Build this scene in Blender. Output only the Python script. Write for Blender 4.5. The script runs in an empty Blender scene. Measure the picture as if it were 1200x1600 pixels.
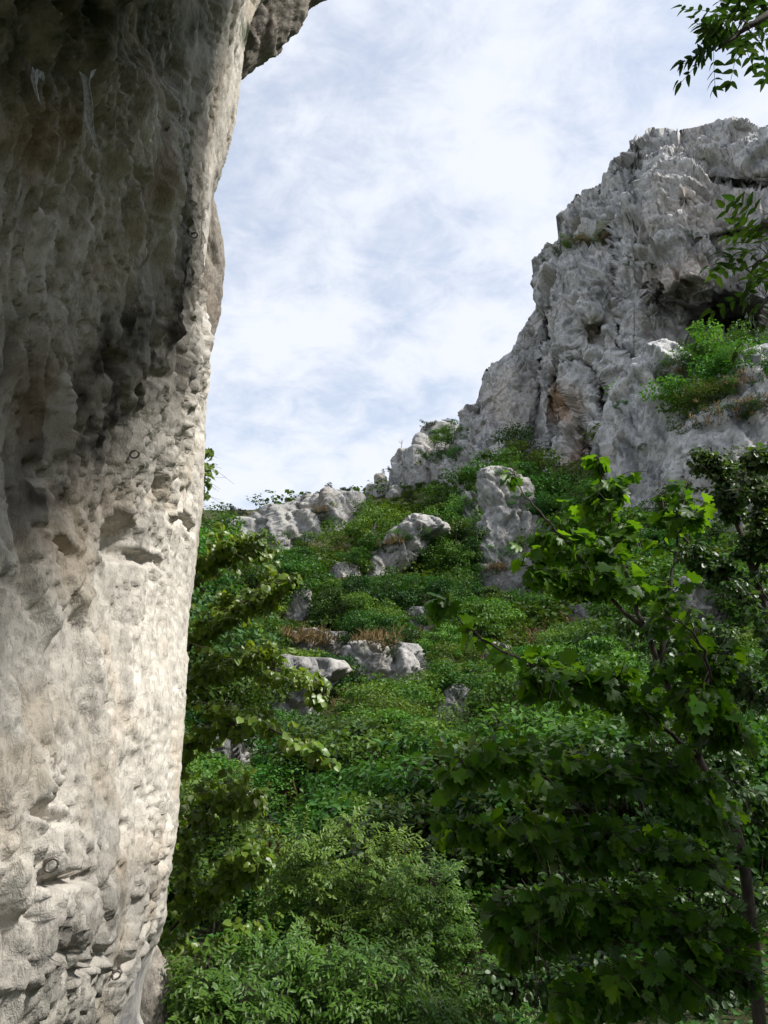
import bpy, math, random
import numpy as np
from mathutils import Vector, Matrix

scene = bpy.context.scene
COL = scene.collection
R = math.radians

# ------------------------------------------------------------------ camera
CAM = np.array([0.0, 0.0, 1.6])
PITCH = R(20)
FPX = 1209.0                      # focal length in pixels of a 1200 x 1600 picture
cd = bpy.data.cameras.new('camera'); cam = bpy.data.objects.new('camera', cd); COL.objects.link(cam)
cd.sensor_fit = 'VERTICAL'; cd.angle_y = 2*math.atan(800/FPX)
cd.clip_start = 0.05; cd.clip_end = 5000
cam.location = CAM.tolist(); cam.rotation_euler = (R(90)+PITCH, 0, 0)
scene.camera = cam

# ------------------------------------------------------------------ sky and sun
SUN_EL, SUN_AZ = 48, 108          # azimuth clockwise from the view direction (+Y)
world = bpy.data.worlds.new('World'); scene.world = world; world.use_nodes = True
nt = world.node_tree; nt.nodes.clear()
def WN(t, **k):
    n = nt.nodes.new(t)
    for a, b in k.items(): setattr(n, a, b)
    return n
wl = nt.links.new
w_out = WN('ShaderNodeOutputWorld'); w_bg = WN('ShaderNodeBackground'); w_bg.inputs[1].default_value = 0.145
sky = WN('ShaderNodeTexSky', sky_type='NISHITA', sun_disc=False)
sky.sun_elevation = R(SUN_EL); sky.sun_rotation = R(SUN_AZ); sky.altitude = 500; sky.air_density = 1.4; sky.dust_density = 0.6; sky.ozone_density = 1.2
tc = WN('ShaderNodeTexCoord')
sep = WN('ShaderNodeSeparateXYZ'); wl(tc.outputs['Generated'], sep.inputs[0])
addz = WN('ShaderNodeMath', operation='MAXIMUM'); wl(sep.outputs[2], addz.inputs[0]); addz.inputs[1].default_value = 0.0
addz2 = WN('ShaderNodeMath', operation='ADD'); wl(addz.outputs[0], addz2.inputs[0]); addz2.inputs[1].default_value = 0.30
dv = WN('ShaderNodeVectorMath', operation='SCALE'); inv = WN('ShaderNodeMath', operation='DIVIDE'); inv.inputs[0].default_value = 1.0
wl(addz2.outputs[0], inv.inputs[1]); wl(tc.outputs['Generated'], dv.inputs[0]); wl(inv.outputs[0], dv.inputs['Scale'])
mp = WN('ShaderNodeMapping'); wl(dv.outputs[0], mp.inputs[0]); mp.inputs['Rotation'].default_value = (0, 0, R(32)); mp.inputs['Scale'].default_value = (1.35, 1.6, 0.6); mp.inputs['Location'].default_value = (3.7, 1.3, 0)
n1 = WN('ShaderNodeTexNoise'); n1.inputs['Scale'].default_value = 2.6; n1.inputs['Detail'].default_value = 9; n1.inputs['Roughness'].default_value = 0.58; n1.inputs['Distortion'].default_value = 0.35
wl(mp.outputs[0], n1.inputs[0])
n2 = WN('ShaderNodeTexNoise'); n2.inputs['Scale'].default_value = 8.5; n2.inputs['Detail'].default_value = 7; n2.inputs['Roughness'].default_value = 0.66; n2.inputs['Distortion'].default_value = 0.5
wl(mp.outputs[0], n2.inputs[0])
nm = WN('ShaderNodeMath', operation='MULTIPLY_ADD'); wl(n2.outputs[0], nm.inputs[0]); nm.inputs[1].default_value = 0.55; wl(n1.outputs[0], nm.inputs[2])
cr = WN('ShaderNodeMapRange'); cr.interpolation_type = 'SMOOTHSTEP'; cr.inputs['From Min'].default_value = 0.56; cr.inputs['From Max'].default_value = 0.90; cr.inputs['To Min'].default_value = 0.48; cr.inputs['To Max'].default_value = 0.95
wl(nm.outputs[0], cr.inputs[0])
mixc = WN('ShaderNodeMix', data_type='RGBA'); wl(cr.outputs[0], mixc.inputs['Factor']); wl(sky.outputs[0], mixc.inputs['A']); mixc.inputs['B'].default_value = (4.75, 4.95, 5.4, 1)
wl(mixc.outputs['Result'], w_bg.inputs[0]); wl(w_bg.outputs[0], w_out.inputs[0])

sd = bpy.data.lights.new('sun', 'SUN'); sd.energy = 5.0; sd.angle = R(9); sd.color = (1.0, 0.955, 0.88)
sun = bpy.data.objects.new('sun', sd); COL.objects.link(sun)
_sv = Vector((math.sin(R(SUN_AZ))*math.cos(R(SUN_EL)), math.cos(R(SUN_AZ))*math.cos(R(SUN_EL)), math.sin(R(SUN_EL))))
sun.rotation_euler = _sv.to_track_quat('Z', 'Y').to_euler(); sun.location = (20, -20, 60)

scene.view_settings.view_transform = 'Standard'; scene.view_settings.look = 'None'
scene.view_settings.exposure = 0.45; scene.view_settings.gamma = 1.0
scene.cycles.max_bounces = 6; scene.cycles.diffuse_bounces = 2; scene.cycles.transmission_bounces = 4; scene.cycles.transparent_max_bounces = 6; scene.cycles.glossy_bounces = 2
scene.cycles.use_denoising = True

# ------------------------------------------------------------------ pixel <-> world
CP, SP = math.cos(PITCH), math.sin(PITCH)
def ray(px, py):
    x = (np.asarray(px, float)-600)/FPX; y = (800-np.asarray(py, float))/FPX
    return np.stack(np.broadcast_arrays(x, CP-y*SP, SP+y*CP), -1)
def at(px, py, Y):                # the point at forward distance Y seen at that pixel
    d = ray(px, py); return CAM + d*(np.asarray(Y, float)/d[..., 1])[..., None]
def proj(P):
    d = P-CAM; f = d[..., 1]*CP+d[..., 2]*SP; f = np.where(np.abs(f) < 1e-6, 1e-6, f)
    return 600+FPX*d[..., 0]/f, 800-FPX*(-d[..., 1]*SP+d[..., 2]*CP)/f, f

# ------------------------------------------------------------------ noise
def _h(ix, iy, iz, seed):
    h = (ix.astype(np.uint32)*np.uint32(0x8da6b343)) ^ (iy.astype(np.uint32)*np.uint32(0xd8163841)) ^ (iz.astype(np.uint32)*np.uint32(0xcb1ab31f)) ^ np.uint32((seed*0x9e3779b1) & 0xffffffff)
    h ^= h >> np.uint32(15); h *= np.uint32(0x2c1b3c6d); h ^= h >> np.uint32(12); h *= np.uint32(0x297a2d39); h ^= h >> np.uint32(15)
    return h
def chunked(fn):                  # work through long arrays in cache-sized pieces
    def run(p, seed=0):
        p = np.asarray(p, np.float32); q = p.reshape(-1, 3); n = len(q)
        if n <= 12000: return fn(p, seed)
        parts = [fn(q[i:i+8192], seed) for i in range(0, n, 8192)]
        if isinstance(parts[0], tuple): return tuple(np.concatenate(c).reshape(p.shape[:-1]+c[0].shape[1:]) for c in zip(*parts))
        return np.concatenate(parts).reshape(p.shape[:-1])
    return run
@chunked
def perlin(p, seed=0):
    p = p.astype(np.float32); i = np.floor(p).astype(np.int32); f = p-i
    w = f*f*f*(f*(f*6-15)+10); out = np.zeros(p.shape[:-1], np.float32)
    for dx in (0, 1):
        wx = w[..., 0] if dx else 1-w[..., 0]
        for dy in (0, 1):
            wy = w[..., 1] if dy else 1-w[..., 1]
            for dz in (0, 1):
                wz = w[..., 2] if dz else 1-w[..., 2]
                h = _h(i[..., 0]+dx, i[..., 1]+dy, i[..., 2]+dz, seed)
                gx = (h & np.uint32(1023)).astype(np.float32)/511.5-1; gy = ((h >> np.uint32(10)) & np.uint32(1023)).astype(np.float32)/511.5-1; gz = ((h >> np.uint32(20)) & np.uint32(1023)).astype(np.float32)/511.5-1
                out += wx*wy*wz*(gx*(f[..., 0]-dx)+gy*(f[..., 1]-dy)+gz*(f[..., 2]-dz))
    return out*1.25
def fbm(p, octv=4, seed=0, gain=.5, ridged=False):
    a, s, o = 1.0, 0.0, 0.0
    for k in range(octv):
        n = perlin(p*(2.03**k), seed+k*17)
        if ridged: n = 1-2*np.abs(n)
        o = o+a*n; s += a; a *= gain
    return o/s
@chunked
def voro(p, seed=0):              # distance to the nearest and second cell, a random of the nearest cell, the offset to its centre
    p = p.astype(np.float32); i = np.floor(p).astype(np.int32); f = p-i
    f1 = np.full(p.shape[:-1], 9., np.float32); f2 = f1.copy(); rid = np.zeros_like(f1); off = np.zeros_like(p)
    for dx in (-1, 0, 1):
        for dy in (-1, 0, 1):
            for dz in (-1, 0, 1):
                h = _h(i[..., 0]+dx, i[..., 1]+dy, i[..., 2]+dz, seed)
                v = np.stack(((h & np.uint32(1023))/np.float32(1023)+dx-f[..., 0], ((h >> np.uint32(10)) & np.uint32(1023))/np.float32(1023)+dy-f[..., 1], ((h >> np.uint32(20)) & np.uint32(1023))/np.float32(1023)+dz-f[..., 2]), -1)
                d = np.sqrt((v*v).sum(-1)); m = d < f1
                f2 = np.where(m, f1, np.minimum(f2, d)); f1 = np.where(m, d, f1)
                rid = np.where(m, ((h*np.uint32(2654435761)) >> np.uint32(8))/np.float32(2**24), rid); off = np.where(m[..., None], v, off)
    return f1, f2, rid, off
def facets(p, seed, tilt=1.0, w=.22):    # blocky rock: every cell is a tilted plane, its rim rounded off
    f1, f2, r, off = voro(p, seed)
    a = r*6.283*7; t = (np.cos(a)*off[..., 0]+np.sin(a)*off[..., 1]+np.cos(a*1.7)*off[..., 2]); e = np.clip((f2-f1)/w, 0, 1); e = e*e*(3-2*e)
    return ((r-.5)+tilt*t)*e, e
def sstep(a, b, x):
    t = np.clip((x-a)/(b-a), 0, 1); return t*t*(3-2*t)
def interp(pts, x):
    pts = sorted(pts); return np.interp(x, [p[0] for p in pts], [p[1] for p in pts])
def ell(px, py, cx, cy, rx, ry, ang=0, soft=.35):      # 1 inside a rotated ellipse, 0 outside
    c, s = math.cos(R(ang)), math.sin(R(ang)); x, y = px-cx, py-cy
    d = np.sqrt(((x*c+y*s)/rx)**2+((-x*s+y*c)/ry)**2); return 1-sstep(1-soft, 1+soft, d)

# ------------------------------------------------------------------ objects
def tag(o, label=None, cat=None, group=None, kind=None):
    if label: o['label'] = label
    if cat: o['category'] = cat
    if group: o['group'] = group
    if kind: o['kind'] = kind
    return o
def link(name, data, parent=None):
    o = bpy.data.objects.new(name, data); COL.objects.link(o)
    if parent: o.parent = parent
    return o
def mesh_np(name, V, faces_flat, n, mat=None, smooth=False, mats=None, fmat=None):
    me = bpy.data.meshes.new(name); V = np.asarray(V, np.float32).reshape(-1, 3); F = np.asarray(faces_flat, np.int32).ravel()
    me.vertices.add(len(V)); me.vertices.foreach_set('co', V.ravel())
    nf = len(F)//n; me.loops.add(len(F)); me.loops.foreach_set('vertex_index', F)
    me.polygons.add(nf); me.polygons.foreach_set('loop_start', np.arange(0, len(F), n, dtype=np.int32))
    if smooth: me.polygons.foreach_set('use_smooth', np.ones(nf, bool))
    for m in (mats or ([mat] if mat else [])): me.materials.append(m)
    if fmat is not None: me.polygons.foreach_set('material_index', np.asarray(fmat, np.int32))
    me.update(calc_edges=True); return me
def grid_faces(ny, nx, wrap=False):
    j, i = np.mgrid[0:ny-1, 0:(nx if wrap else nx-1)]; i2 = (i+1) % nx
    return np.stack((j*nx+i, j*nx+i2, (j+1)*nx+i2, (j+1)*nx+i), -1).reshape(-1, 4)
def grid_normals(P):
    du = np.gradient(P, axis=1); dvv = np.gradient(P, axis=0); n = np.cross(du, dvv); return n/np.maximum(np.linalg.norm(n, axis=-1, keepdims=True), 1e-9)
def vattr(me, name, val):
    a = me.attributes.new(name, 'FLOAT', 'POINT'); a.data.foreach_set('value', np.asarray(val, np.float32).ravel())

# ------------------------------------------------------------------ materials
def new_mat(name):
    m = bpy.data.materials.new(name); m.use_nodes = True; m.node_tree.nodes.clear(); return m
class NB:                          # short-hand node builder
    def __init__(s, m): s.t = m.node_tree
    def n(s, typ, ins=None, **k):
        nd = s.t.nodes.new(typ)
        for a, b in k.items(): setattr(nd, a, b)
        for a, b in (ins or {}).items():
            if isinstance(b, bpy.types.NodeSocket): s.t.links.new(b, nd.inputs[a])
            else: nd.inputs[a].default_value = b
        return nd
    def mix(s, f, a, b, blend='MIX'): return s.n('ShaderNodeMix', {'Factor': f, 'A': a, 'B': b}, data_type='RGBA', blend_type=blend).outputs['Result']
    def math(s, op, a, b=0.0, clamp=False): return s.n('ShaderNodeMath', {0: a, 1: b}, operation=op, use_clamp=clamp).outputs[0]
    def rng(s, v, a, b, c=0.0, d=1.0): return s.n('ShaderNodeMapRange', {0: v, 'From Min': a, 'From Max': b, 'To Min': c, 'To Max': d}, interpolation_type='SMOOTHSTEP').outputs[0]
    def noise(s, vec, scale, detail=5, rough=.6, dist=0.): return s.n('ShaderNodeTexNoise', {'Vector': vec, 'Scale': scale, 'Detail': detail, 'Roughness': rough, 'Distortion': dist}).outputs[0]
    def mapping(s, vec, scale=(1, 1, 1), rot=(0, 0, 0), loc=(0, 0, 0)): return s.n('ShaderNodeMapping', {'Vector': vec, 'Scale': scale, 'Rotation': rot, 'Location': loc}).outputs[0]
def C4(r, g, b): return (r, g, b, 1)

def rock_attrs(me, P, unit, seed, lean=0.0):   # natural mottling and run-off streaks of the stone, per vertex
    S = P.reshape(-1, 3).copy(); S[:, 0] += lean*S[:, 2]; q = S/unit; wq = np.stack([fbm(q*.5+9*t, 2, seed+t) for t in range(3)], -1)
    st = q*np.array([1, 1, .14])
    vattr(me, 'c_med', fbm(q*1.5+wq, 5, seed+5, .62)); vattr(me, 'c_big', fbm(q*.33+wq*.6, 4, seed+6))
    vattr(me, 'c_str', fbm(st+wq*.5, 5, seed+7, .6)); vattr(me, 'c_str2', fbm(st*3.1+wq*.7, 4, seed+8, .6))
def rock_material(name, unit, light, mid, dark, warm, lichen, bump=.5, stain=None, warm_amt=.5, streak_amt=.55, fine_amt=.62):
    m = new_mat(name); b = NB(m); u = 1.0/unit
    co = b.n('ShaderNodeTexCoord').outputs['Object']
    at_ = lambda k: b.n('ShaderNodeAttribute', attribute_name=k).outputs['Fac']
    big, med, strk, strk2 = at_('c_big'), at_('c_med'), at_('c_str'), at_('c_str2')
    fine = b.noise(b.mapping(co, scale=(u*7, u*7, u*3.4)), 1.0, 4, .75, .4)
    c = b.mix(b.rng(med, -.22, .24), mid, light)
    c = b.mix(b.math('MULTIPLY', b.rng(strk, .02, .30), streak_amt), c, dark)
    c = b.mix(b.math('MULTIPLY', b.rng(strk2, .04, .34), .5), c, light)
    c = b.mix(b.math('MULTIPLY', b.rng(big, .02, .28), warm_amt), c, warm)
    c = b.mix(b.math('MULTIPLY', b.rng(b.math('SUBTRACT', med, strk), .15, .45), .35), c, lichen)
    c = b.mix(b.math('MULTIPLY', b.rng(fine, .50, .64), fine_amt), c, dark)
    if stain:
        for attr, colr in stain:
            f = b.math('MULTIPLY', at_(attr), b.rng(b.math('ADD', strk, med), -.35, .25, .35, 1.0), True)
            c = b.mix(f, c, colr)
    bp = b.n('ShaderNodeBump', {'Strength': bump, 'Distance': unit*.10, 'Height': fine})
    pr = b.n('ShaderNodeBsdfPrincipled', {'Base Color': c, 'Roughness': .92, 'Specular IOR Level': .15, 'Normal': bp.outputs[0]})
    b.n('ShaderNodeOutputMaterial', {0: pr.outputs[0]}); m['unit'] = unit; return m
def crag_disp(P, u, seed, lean=.30, beds=.25):   # relief of weathered limestone: flutes, blocks, clefts, slanting beds (in units of u)
    S = P.copy(); S[..., 0] += lean*P[..., 2]; q = S*np.array([1, 1, .32])/u
    warp = np.stack([fbm(P/u*.8+5*t, 3, seed+t) for t in range(3)], -1)
    qa = S*np.array([1, 1, .09])/u+warp*.18; qd = (S+np.stack((.45*P[..., 2], 0*P[..., 2], 0*P[..., 2]), -1))*np.array([1, 1, .15])/u; q = S*np.array([1, 1, .22])/u
    fa, ea = facets(q*.8+warp*.15, seed+21, 1.7, .04); fb, eb = facets(qd*2.0+warp*.2, seed+22, 1.7, .045); fc, ec = facets(S/u*np.array([5, 5, 1.5])+warp*.3, seed+23, 1.7, .05); fd, ed = facets(S/u*np.array([11, 11, 4])+warp*.5, seed+24, 1.7, .07)
    d = .14*fbm(qa*.8, 2, seed+31, ridged=True)+.19*fa+.090*fb+.044*fc+.022*fd
    d += .085*fbm(qa*2.6, 4, seed+32, .5, ridged=True)*(.35+.65*sstep(-.2, .3, fbm(P/u*.5, 2, seed+39)))
    d += .030*fbm(S/u*np.array([5, 5, 3])+warp*.5, 4, seed+35, .6)
    d -= .20*sstep(.94, .995, 1-np.abs(perlin(qd*.8+warp*.25, seed+33)))*sstep(-.1, .2, perlin(P/u*.7, seed+40))   # deep clefts
    d -= .08*sstep(.93, .99, 1-np.abs(perlin(qd*2.4+warp*.4, seed+34)))*sstep(-.1, .2, perlin(P/u*1.3, seed+41))
    d -= .035*sstep(.91, .98, 1-np.abs(perlin(S/u*np.array([4, 4, 5])+warp*.8, seed+38)))*sstep(-.1, .2, perlin(P/u*1.7, seed+42))
    bd = (P[..., 2]*.8+P[..., 0]*.75)/u*2.2+warp[..., 0]*1.1; bd = bd-np.floor(bd); d += beds*.12*(bd*(1-sstep(.86, 1, bd)))*sstep(-.1, .3, fbm(P/u*.4, 2, seed+36))
    d -= .07*sstep(.25, .5, fbm(S/u*np.array([1.6, 1.6, 1.1])+warp, 3, seed+37))       # solution hollows
    return d*u
# ------------------------------------------------------------------ the hillside: a thin-plate sheet through surveyed points
_cp = [at(*c) for c in [(560, 1250, 25), (560, 1110, 45), (560, 1010, 66), (560, 905, 92), (600, 835, 125), (620, 800, 160), (660, 770, 190), (700, 720, 205), (540, 815, 150), (450, 860, 145), (390, 875, 140), (330, 900, 135), (300, 1010, 80), (330, 1120, 48), (350, 1250, 28), (420, 1330, 20), (250, 900, 140), (200, 1000, 90),
       (700, 1110, 45), (700, 1000, 72), (720, 900, 105), (760, 965, 100), (800, 1090, 45), (850, 960, 95), (880, 1010, 66), (900, 900, 108), (1000, 900, 98), (1050, 960, 78), (1100, 1060, 48), (1000, 1150, 35), (1200, 900, 82), (1200, 1050, 45), (1350, 850, 80), (1350, 1000, 45), (1120, 640, 98), (1200, 655, 92), (1080, 690, 96), (1180, 600, 99)]]
_cp += [np.array(c, float) for c in [(0, 0, 0), (-1, 6, -.1), (3, 6, -.2), (0, 12, -.4), (5, 14, .2), (-4, 14, .3), (8, 6, .8), (12, 12, 3), (-8, 10, 1), (0, -10, 0), (8, -10, .5), (-10, -10, 1), (3, 20, 0), (-60, 60, 20), (-70, 150, 55), (-40, 230, 85), (0, 260, 90), (90, 260, 110), (150, 150, 120), (140, 60, 70), (60, 20, 30), (25, 5, 8), (-40, 10, 15), (-50, -30, 15), (50, -40, 15)]]
_cp = np.array(_cp)
def _tps(d2): return np.where(d2 > 1e-9, .5*d2*np.log(np.maximum(d2, 1e-9)), 0)
_n = len(_cp); _xy = _cp[:, :2]/50.
_K = _tps(((_xy[:, None]-_xy[None])**2).sum(-1))+np.eye(_n)*.002; _Pm = np.c_[np.ones(_n), _xy]
_w = np.linalg.solve(np.block([[_K, _Pm], [_Pm.T, np.zeros((3, 3))]]), np.r_[_cp[:, 2], 0, 0, 0])
def tz_raw(x, y):
    q = np.stack((np.asarray(x, float), np.asarray(y, float)), -1)/50.; sh = q.shape[:-1]; q = q.reshape(-1, 2)
    d2 = ((q[:, None]-_xy[None])**2).sum(-1); z = _tps(d2)@_w[:_n]+_w[_n]+q@_w[_n+1:]; return z.reshape(sh)
def tz(x, y):
    x = np.asarray(x, float); y = np.asarray(y, float); z = tz_raw(x, y); far = sstep(6, 40, np.hypot(x, y))
    p = np.stack((x, y, 0*x), -1); return z+far*(1.6*fbm(p/14, 3, 801)+.5*fbm(p/3, 3, 802))
def ground_Y(px, py, y0=14.0, y1=190.0):      # forward distance at which the line of sight meets the hillside
    Y = np.arange(y0, y1, .5); P = at(np.full(len(Y), float(px)), np.full(len(Y), float(py)), Y); k = np.nonzero(tz(P[:, 0], P[:, 1]) >= P[:, 2])[0]; return float(Y[k[0]]) if len(k) else y1
# ------------------------------------------------------------------ rock materials
M_NEAR = rock_material('near_limestone', .16, C4(.69, .65, .59), C4(.51, .48, .43), C4(.15, .14, .13), C4(.47, .36, .24), C4(.32, .31, .27), bump=.75, fine_amt=.42,
                       stain=[('ochre', C4(.34, .22, .11)), ('dark_zone', C4(.05, .045, .04)), ('moss', C4(.035, .05, .02)), ('grey', C4(.20, .205, .22)), ('pale', C4(.78, .75, .70))], warm_amt=.35, streak_amt=.35)
M_FAR = rock_material('far_limestone', 2.6, C4(.52, .515, .51), C4(.34, .34, .34), C4(.11, .115, .125), C4(.42, .32, .20), C4(.24, .24, .20), bump=.6, stain=[('ochre', C4(.36, .22, .12)), ('dark_zone', C4(.10, .095, .09)), ('grass', C4(.12, .13, .05))], warm_amt=.16, streak_amt=.8)
M_CRAG = rock_material('crag_limestone', 2.2, C4(.40, .39, .375), C4(.26, .255, .25), C4(.10, .105, .11), C4(.42, .33, .22), C4(.25, .25, .20), bump=.6, warm_amt=.2, streak_amt=.75)

# ------------------------------------------------------------------ the near wall on the left
EDGE = [(-260, 560), (-140, 500), (-60, 420), (0, 388), (60, 378), (110, 374), (150, 370), (200, 362), (260, 345), (300, 331), (330, 324), (380, 318), (450, 306), (520, 300), (580, 303), (620, 309), (660, 314), (760, 313), (830, 306), (880, 298), (940, 288), (1000, 280), (1080, 273), (1150, 268), (1230, 264), (1300, 262), (1340, 258), (1370, 250), (1420, 247), (1470, 240), (1540, 232), (1600, 228), (1800, 215)]
def near_cliff():
    YS = 5.0
    # rows: heights chosen evenly in elevation at the edge
    el = np.concatenate((np.linspace(-36, 60, 790), np.linspace(61, 79, 40))); Z = CAM[2]+YS*np.tan(np.radians(el))
    # pixel row of each height at the edge, and the edge column there
    d = np.tan(np.radians(el)); pyr = 800-FPX*np.tan(np.radians(el)-PITCH)
    # forward-scaled: f = Y(CP + tan(el) SP)
    f = YS*(CP+d*SP); pxr = interp(EDGE, pyr); XS = (pxr-600)/FPX*f
    # columns: towards the viewer, then round the nose and back
    t1 = np.linspace(0, 1, 285); y1 = 1/(1/1.25+(1/YS-1/1.25)*t1)              # even in 1/Y
    ycol = np.concatenate((np.array([-9, -6, -4, -2.5, -1.2, -.3, .3, .7, .95, 1.1]), y1, YS+np.linspace(.02, 1.0, 45)**1.5*1.0, YS+np.array([1.15, 1.4, 1.8, 2.4, 3.2, 4.2, 5.5])))
    Yg, Zg = np.meshgrid(ycol, Z); Xs = XS[:, None]; dY = Yg-YS
    slope = Xs/(YS+(Zg-CAM[2])*math.tan(PITCH))
    zr = Zg-CAM[2]
    k = .060-.03*sstep(1.5, 4.5, zr)+.05*sstep(-.2, -1.2, zr)+.02*np.exp(-((zr-.8)/.8)**2)
    front = slope*dY-k*dY**2
    near = np.clip(-dY-4.2, 0, None); front = np.where(dY < -4.2, slope*-4.2-k*4.2**2-.25*near-.0*near, front)
    back = slope*dY-.85*dY**2
    X = Xs+np.where(dY < 0, front, back)
    z0 = CAM[2]+np.clip(Yg, .8, 6)*1.34; jut = 3.5*sstep(0, 3.2, Zg-z0)*(1-sstep(2.3, 3.7, Yg)); X = X+jut   # unseen roof above the picture, shaped to shade the upper wall
    P = np.stack((X, Yg, Zg), -1); px, py, _ = proj(P)
    N = grid_normals(P)
    if N[400, 100, 0] < 0: N = -N
    mid = sstep(.4, 1.2, Yg)
    # relief: fluted, slightly leaning streaks, pitted patches
    lean = np.stack((Xs+0*X, Yg+.22*(Zg-CAM[2]), Zg), -1)
    q = lean*np.array([1, 1, .30]); warp = np.stack([fbm(P*.9+7*s, 3, 50+s) for s in range(3)], -1)
    qs = lean*np.array([1, 1, .16])
    disp = .16*fbm(P*.55, 3, 3)+.085*fbm(qs*1.7+warp*.3, 4, 11, ridged=True)+.045*fbm(qs*6+warp*.5, 5, 21, .6, ridged=True)
    fac, edg = facets(lean*np.array([2.6, 2.6, 1.0])+warp*.6, 31, 1.3, .08); disp += .035*fac
    rough = sstep(-.22, .22, fbm(P*.8, 3, 77))                                  # where the face is broken rather than smooth
    smooth_low = ell(px, py, 150, 1040, 210, 220, 0, .5)
    rough = (rough*(1-.75*smooth_low)+.28)*(1-.4*smooth_low)
    fac2, edg2 = facets(lean*np.array([9, 9, 3.2])+warp*1.2, 37, 1.3, .10); disp += rough*.014*fac2
    fac3, edg3 = facets(lean*np.array([26, 26, 8])+warp*2.5, 39, 1.3, .12); disp += rough*.017*fac3
    disp += rough*.026*fbm(lean*np.array([16, 16, 6])+warp, 4, 98, .62)
    pit = fbm(q*11+warp*1.5, 3, 91); disp -= rough*.030*sstep(.20, .28, pit)
    pit = fbm(lean*np.array([26, 26, 12])+warp*2, 2, 93); disp -= (.4+.6*rough)*.026*sstep(.16, .24, pit)
    msk = sstep(-.1, .2, perlin(P*2.2, 97))
    disp -= msk*(.35+.65*rough)*.034*sstep(.92, .985, 1-np.abs(perlin(q*np.array([6, 6, 7])+warp*1.2, 95)))
    disp -= (1-msk)*(.5+.5*rough)*.020*sstep(.90, .98, 1-np.abs(perlin(q*np.array([17, 17, 18])+warp*2.0, 96)))
    # the larger hollows, cracks and ribs that can be seen one by one
    wob = 26*fbm(P*4.5, 4, 60); wx, wy = px+wob, py+26*fbm(P*4.5, 4, 61)
    for cx, cy, rx, ry, an, dep in [(172, 840, 22, 30, 20, .16), (200, 872, 34, 10, 15, .08), (262, 690, 8, 24, -8, .10), (264, 790, 9, 34, 28, .10), (280, 818, 18, 7, 20, .12), (177, 1300, 9, 24, 15, .14), (20, 1283, 26, 14, 10, .12), (78, 1296, 7, 8, 0, .08),
                                   (50, 1375, 48, 9, -12, .11), (95, 1490, 40, 10, -8, .12), (30, 1470, 30, 8, -10, .08), (78, 1352, 8, 9, 0, .06), (205, 1450, 20, 5, -55, .10), (165, 1510, 26, 5, -50, .09), (110, 1255, 10, 5, 0, .05), (150, 1110, 16, 7, 20, .05), (245, 330, 10, 34, 12, .10), (258, 365, 5, 16, 8, .08), (205, 420, 9, 46, 2, .07), (232, 165, 14, 26, 5, .08), (255, 115, 18, 30, 20, .10), (300, 170, 8, 22, 15, .05), (50, 315, 8, 26, -25, .05),
                                   (82, 660, 10, 26, 5, .10), (73, 780, 12, 20, 10, .08), (143, 565, 14, 22, -20, .09), (215, 590, 20, 8, 15, .05), (20, 730, 12, 24, 0, .06), (60, 860, 30, 9, 35, .05), (255, 560, 8, 22, 5, .09), (205, 540, 7, 30, 5, .06), (275, 1190, 8, 8, 0, .03), (245, 1345, 7, 9, 0, .05), (215, 300, 8, 60, 8, -.07), (228, 480, 10, 60, 4, -.05), (60, 640, 9, 60, 8, -.06), (110, 900, 16, 60, 20, -.04), (95, 80, 16, 90, 4, -.10), (40, 60, 22, 70, 0, .12), (12, 40, 10, 80, 0, -.06), (160, 50, 40, 50, 0, .08), (240, 60, 40, 60, 10, .06)]:
        disp -= .75*dep*ell(wx, wy, cx, cy, rx*.9, ry*.9, an, .55)*(1+.25*fac2)
    # smooth grey water groove at the foot
    gro = ell(wx, py, 205, 1590, 26, 130, 12, .3); disp = disp*(1-.8*gro)-.10*gro+gro*.03*np.sin(px*.35)
    edge_keep = np.exp(-(np.minimum(dY, 0)/1.1)**2); disp = disp*(1-.6*edge_keep)
    disp = disp*mid+(.25*fbm(P*.5, 3, 5))*(1-mid)
    P = P+N*disp[..., None]
    dark_zone = np.clip(ell(wx, wy, 165, 560, 50, 330, 33, .55)*1.0+ell(wx, wy, 270, 200, 26, 160, 14, .6)*.5+ell(wx, wy, 60, 200, 260, 200, 0, .6)*.35+ell(wx, wy, 250, 590, 30, 60, 20, .6)*.7+ell(wx, wy, 120, 1430, 180, 50, -20, .7)*.45+ell(wx, wy, 60, 640, 150, 160, 0, .7)*.5, 0, 1)  # darker diagonal band and broad patches blended over the stone
    ochre = np.clip(ell(wx, wy, 60, 620, 70, 90, 20, .7)*.8+ell(wx, wy, 30, 215, 60, 60, 0, .7)*.8+ell(wx, wy, 298, 400, 14, 70, 8, .7)*.5+ell(wx, wy, 220, 280, 20, 60, 0, .7)*.5+ell(wx, wy, 60, 860, 60, 60, 0, .8)*.35+ell(wx, wy, 200, 1330, 60, 30, -30, .8)*.3+ell(wx, wy, 140, 780, 50, 60, 0, .8)*.3, 0, 1)
    pale = np.clip(ell(wx, wy, 222, 330, 13, 150, 8, .6)*.9+ell(wx, wy, 130, 330, 16, 170, 24, .6)*.7+ell(wx, wy, 55, 330, 26, 130, 20, .7)*.6+ell(wx, wy, 305, 470, 14, 170, 4, .6)*.8+ell(wx, wy, 280, 150, 14, 130, 14, .6)*.7+ell(wx, wy, 190, 220, 12, 110, 6, .6)*.5+ell(wx, wy, 60, 620, 14, 90, 16, .6)*.6+ell(wx, wy, 95, 130, 12, 90, 4, .6)*.4, 0, 1)
    moss = np.clip(ell(wx, wy, 20, 20, 100, 130, 0, .6)*.9+ell(wx, wy, 200, 40, 110, 70, 0, .6)*.8+ell(wx, wy, 376, 40, 8, 30, 0, .6)+ell(wx, wy, 60, 1580, 110, 60, 0, .7)*.3, 0, 1)
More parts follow.
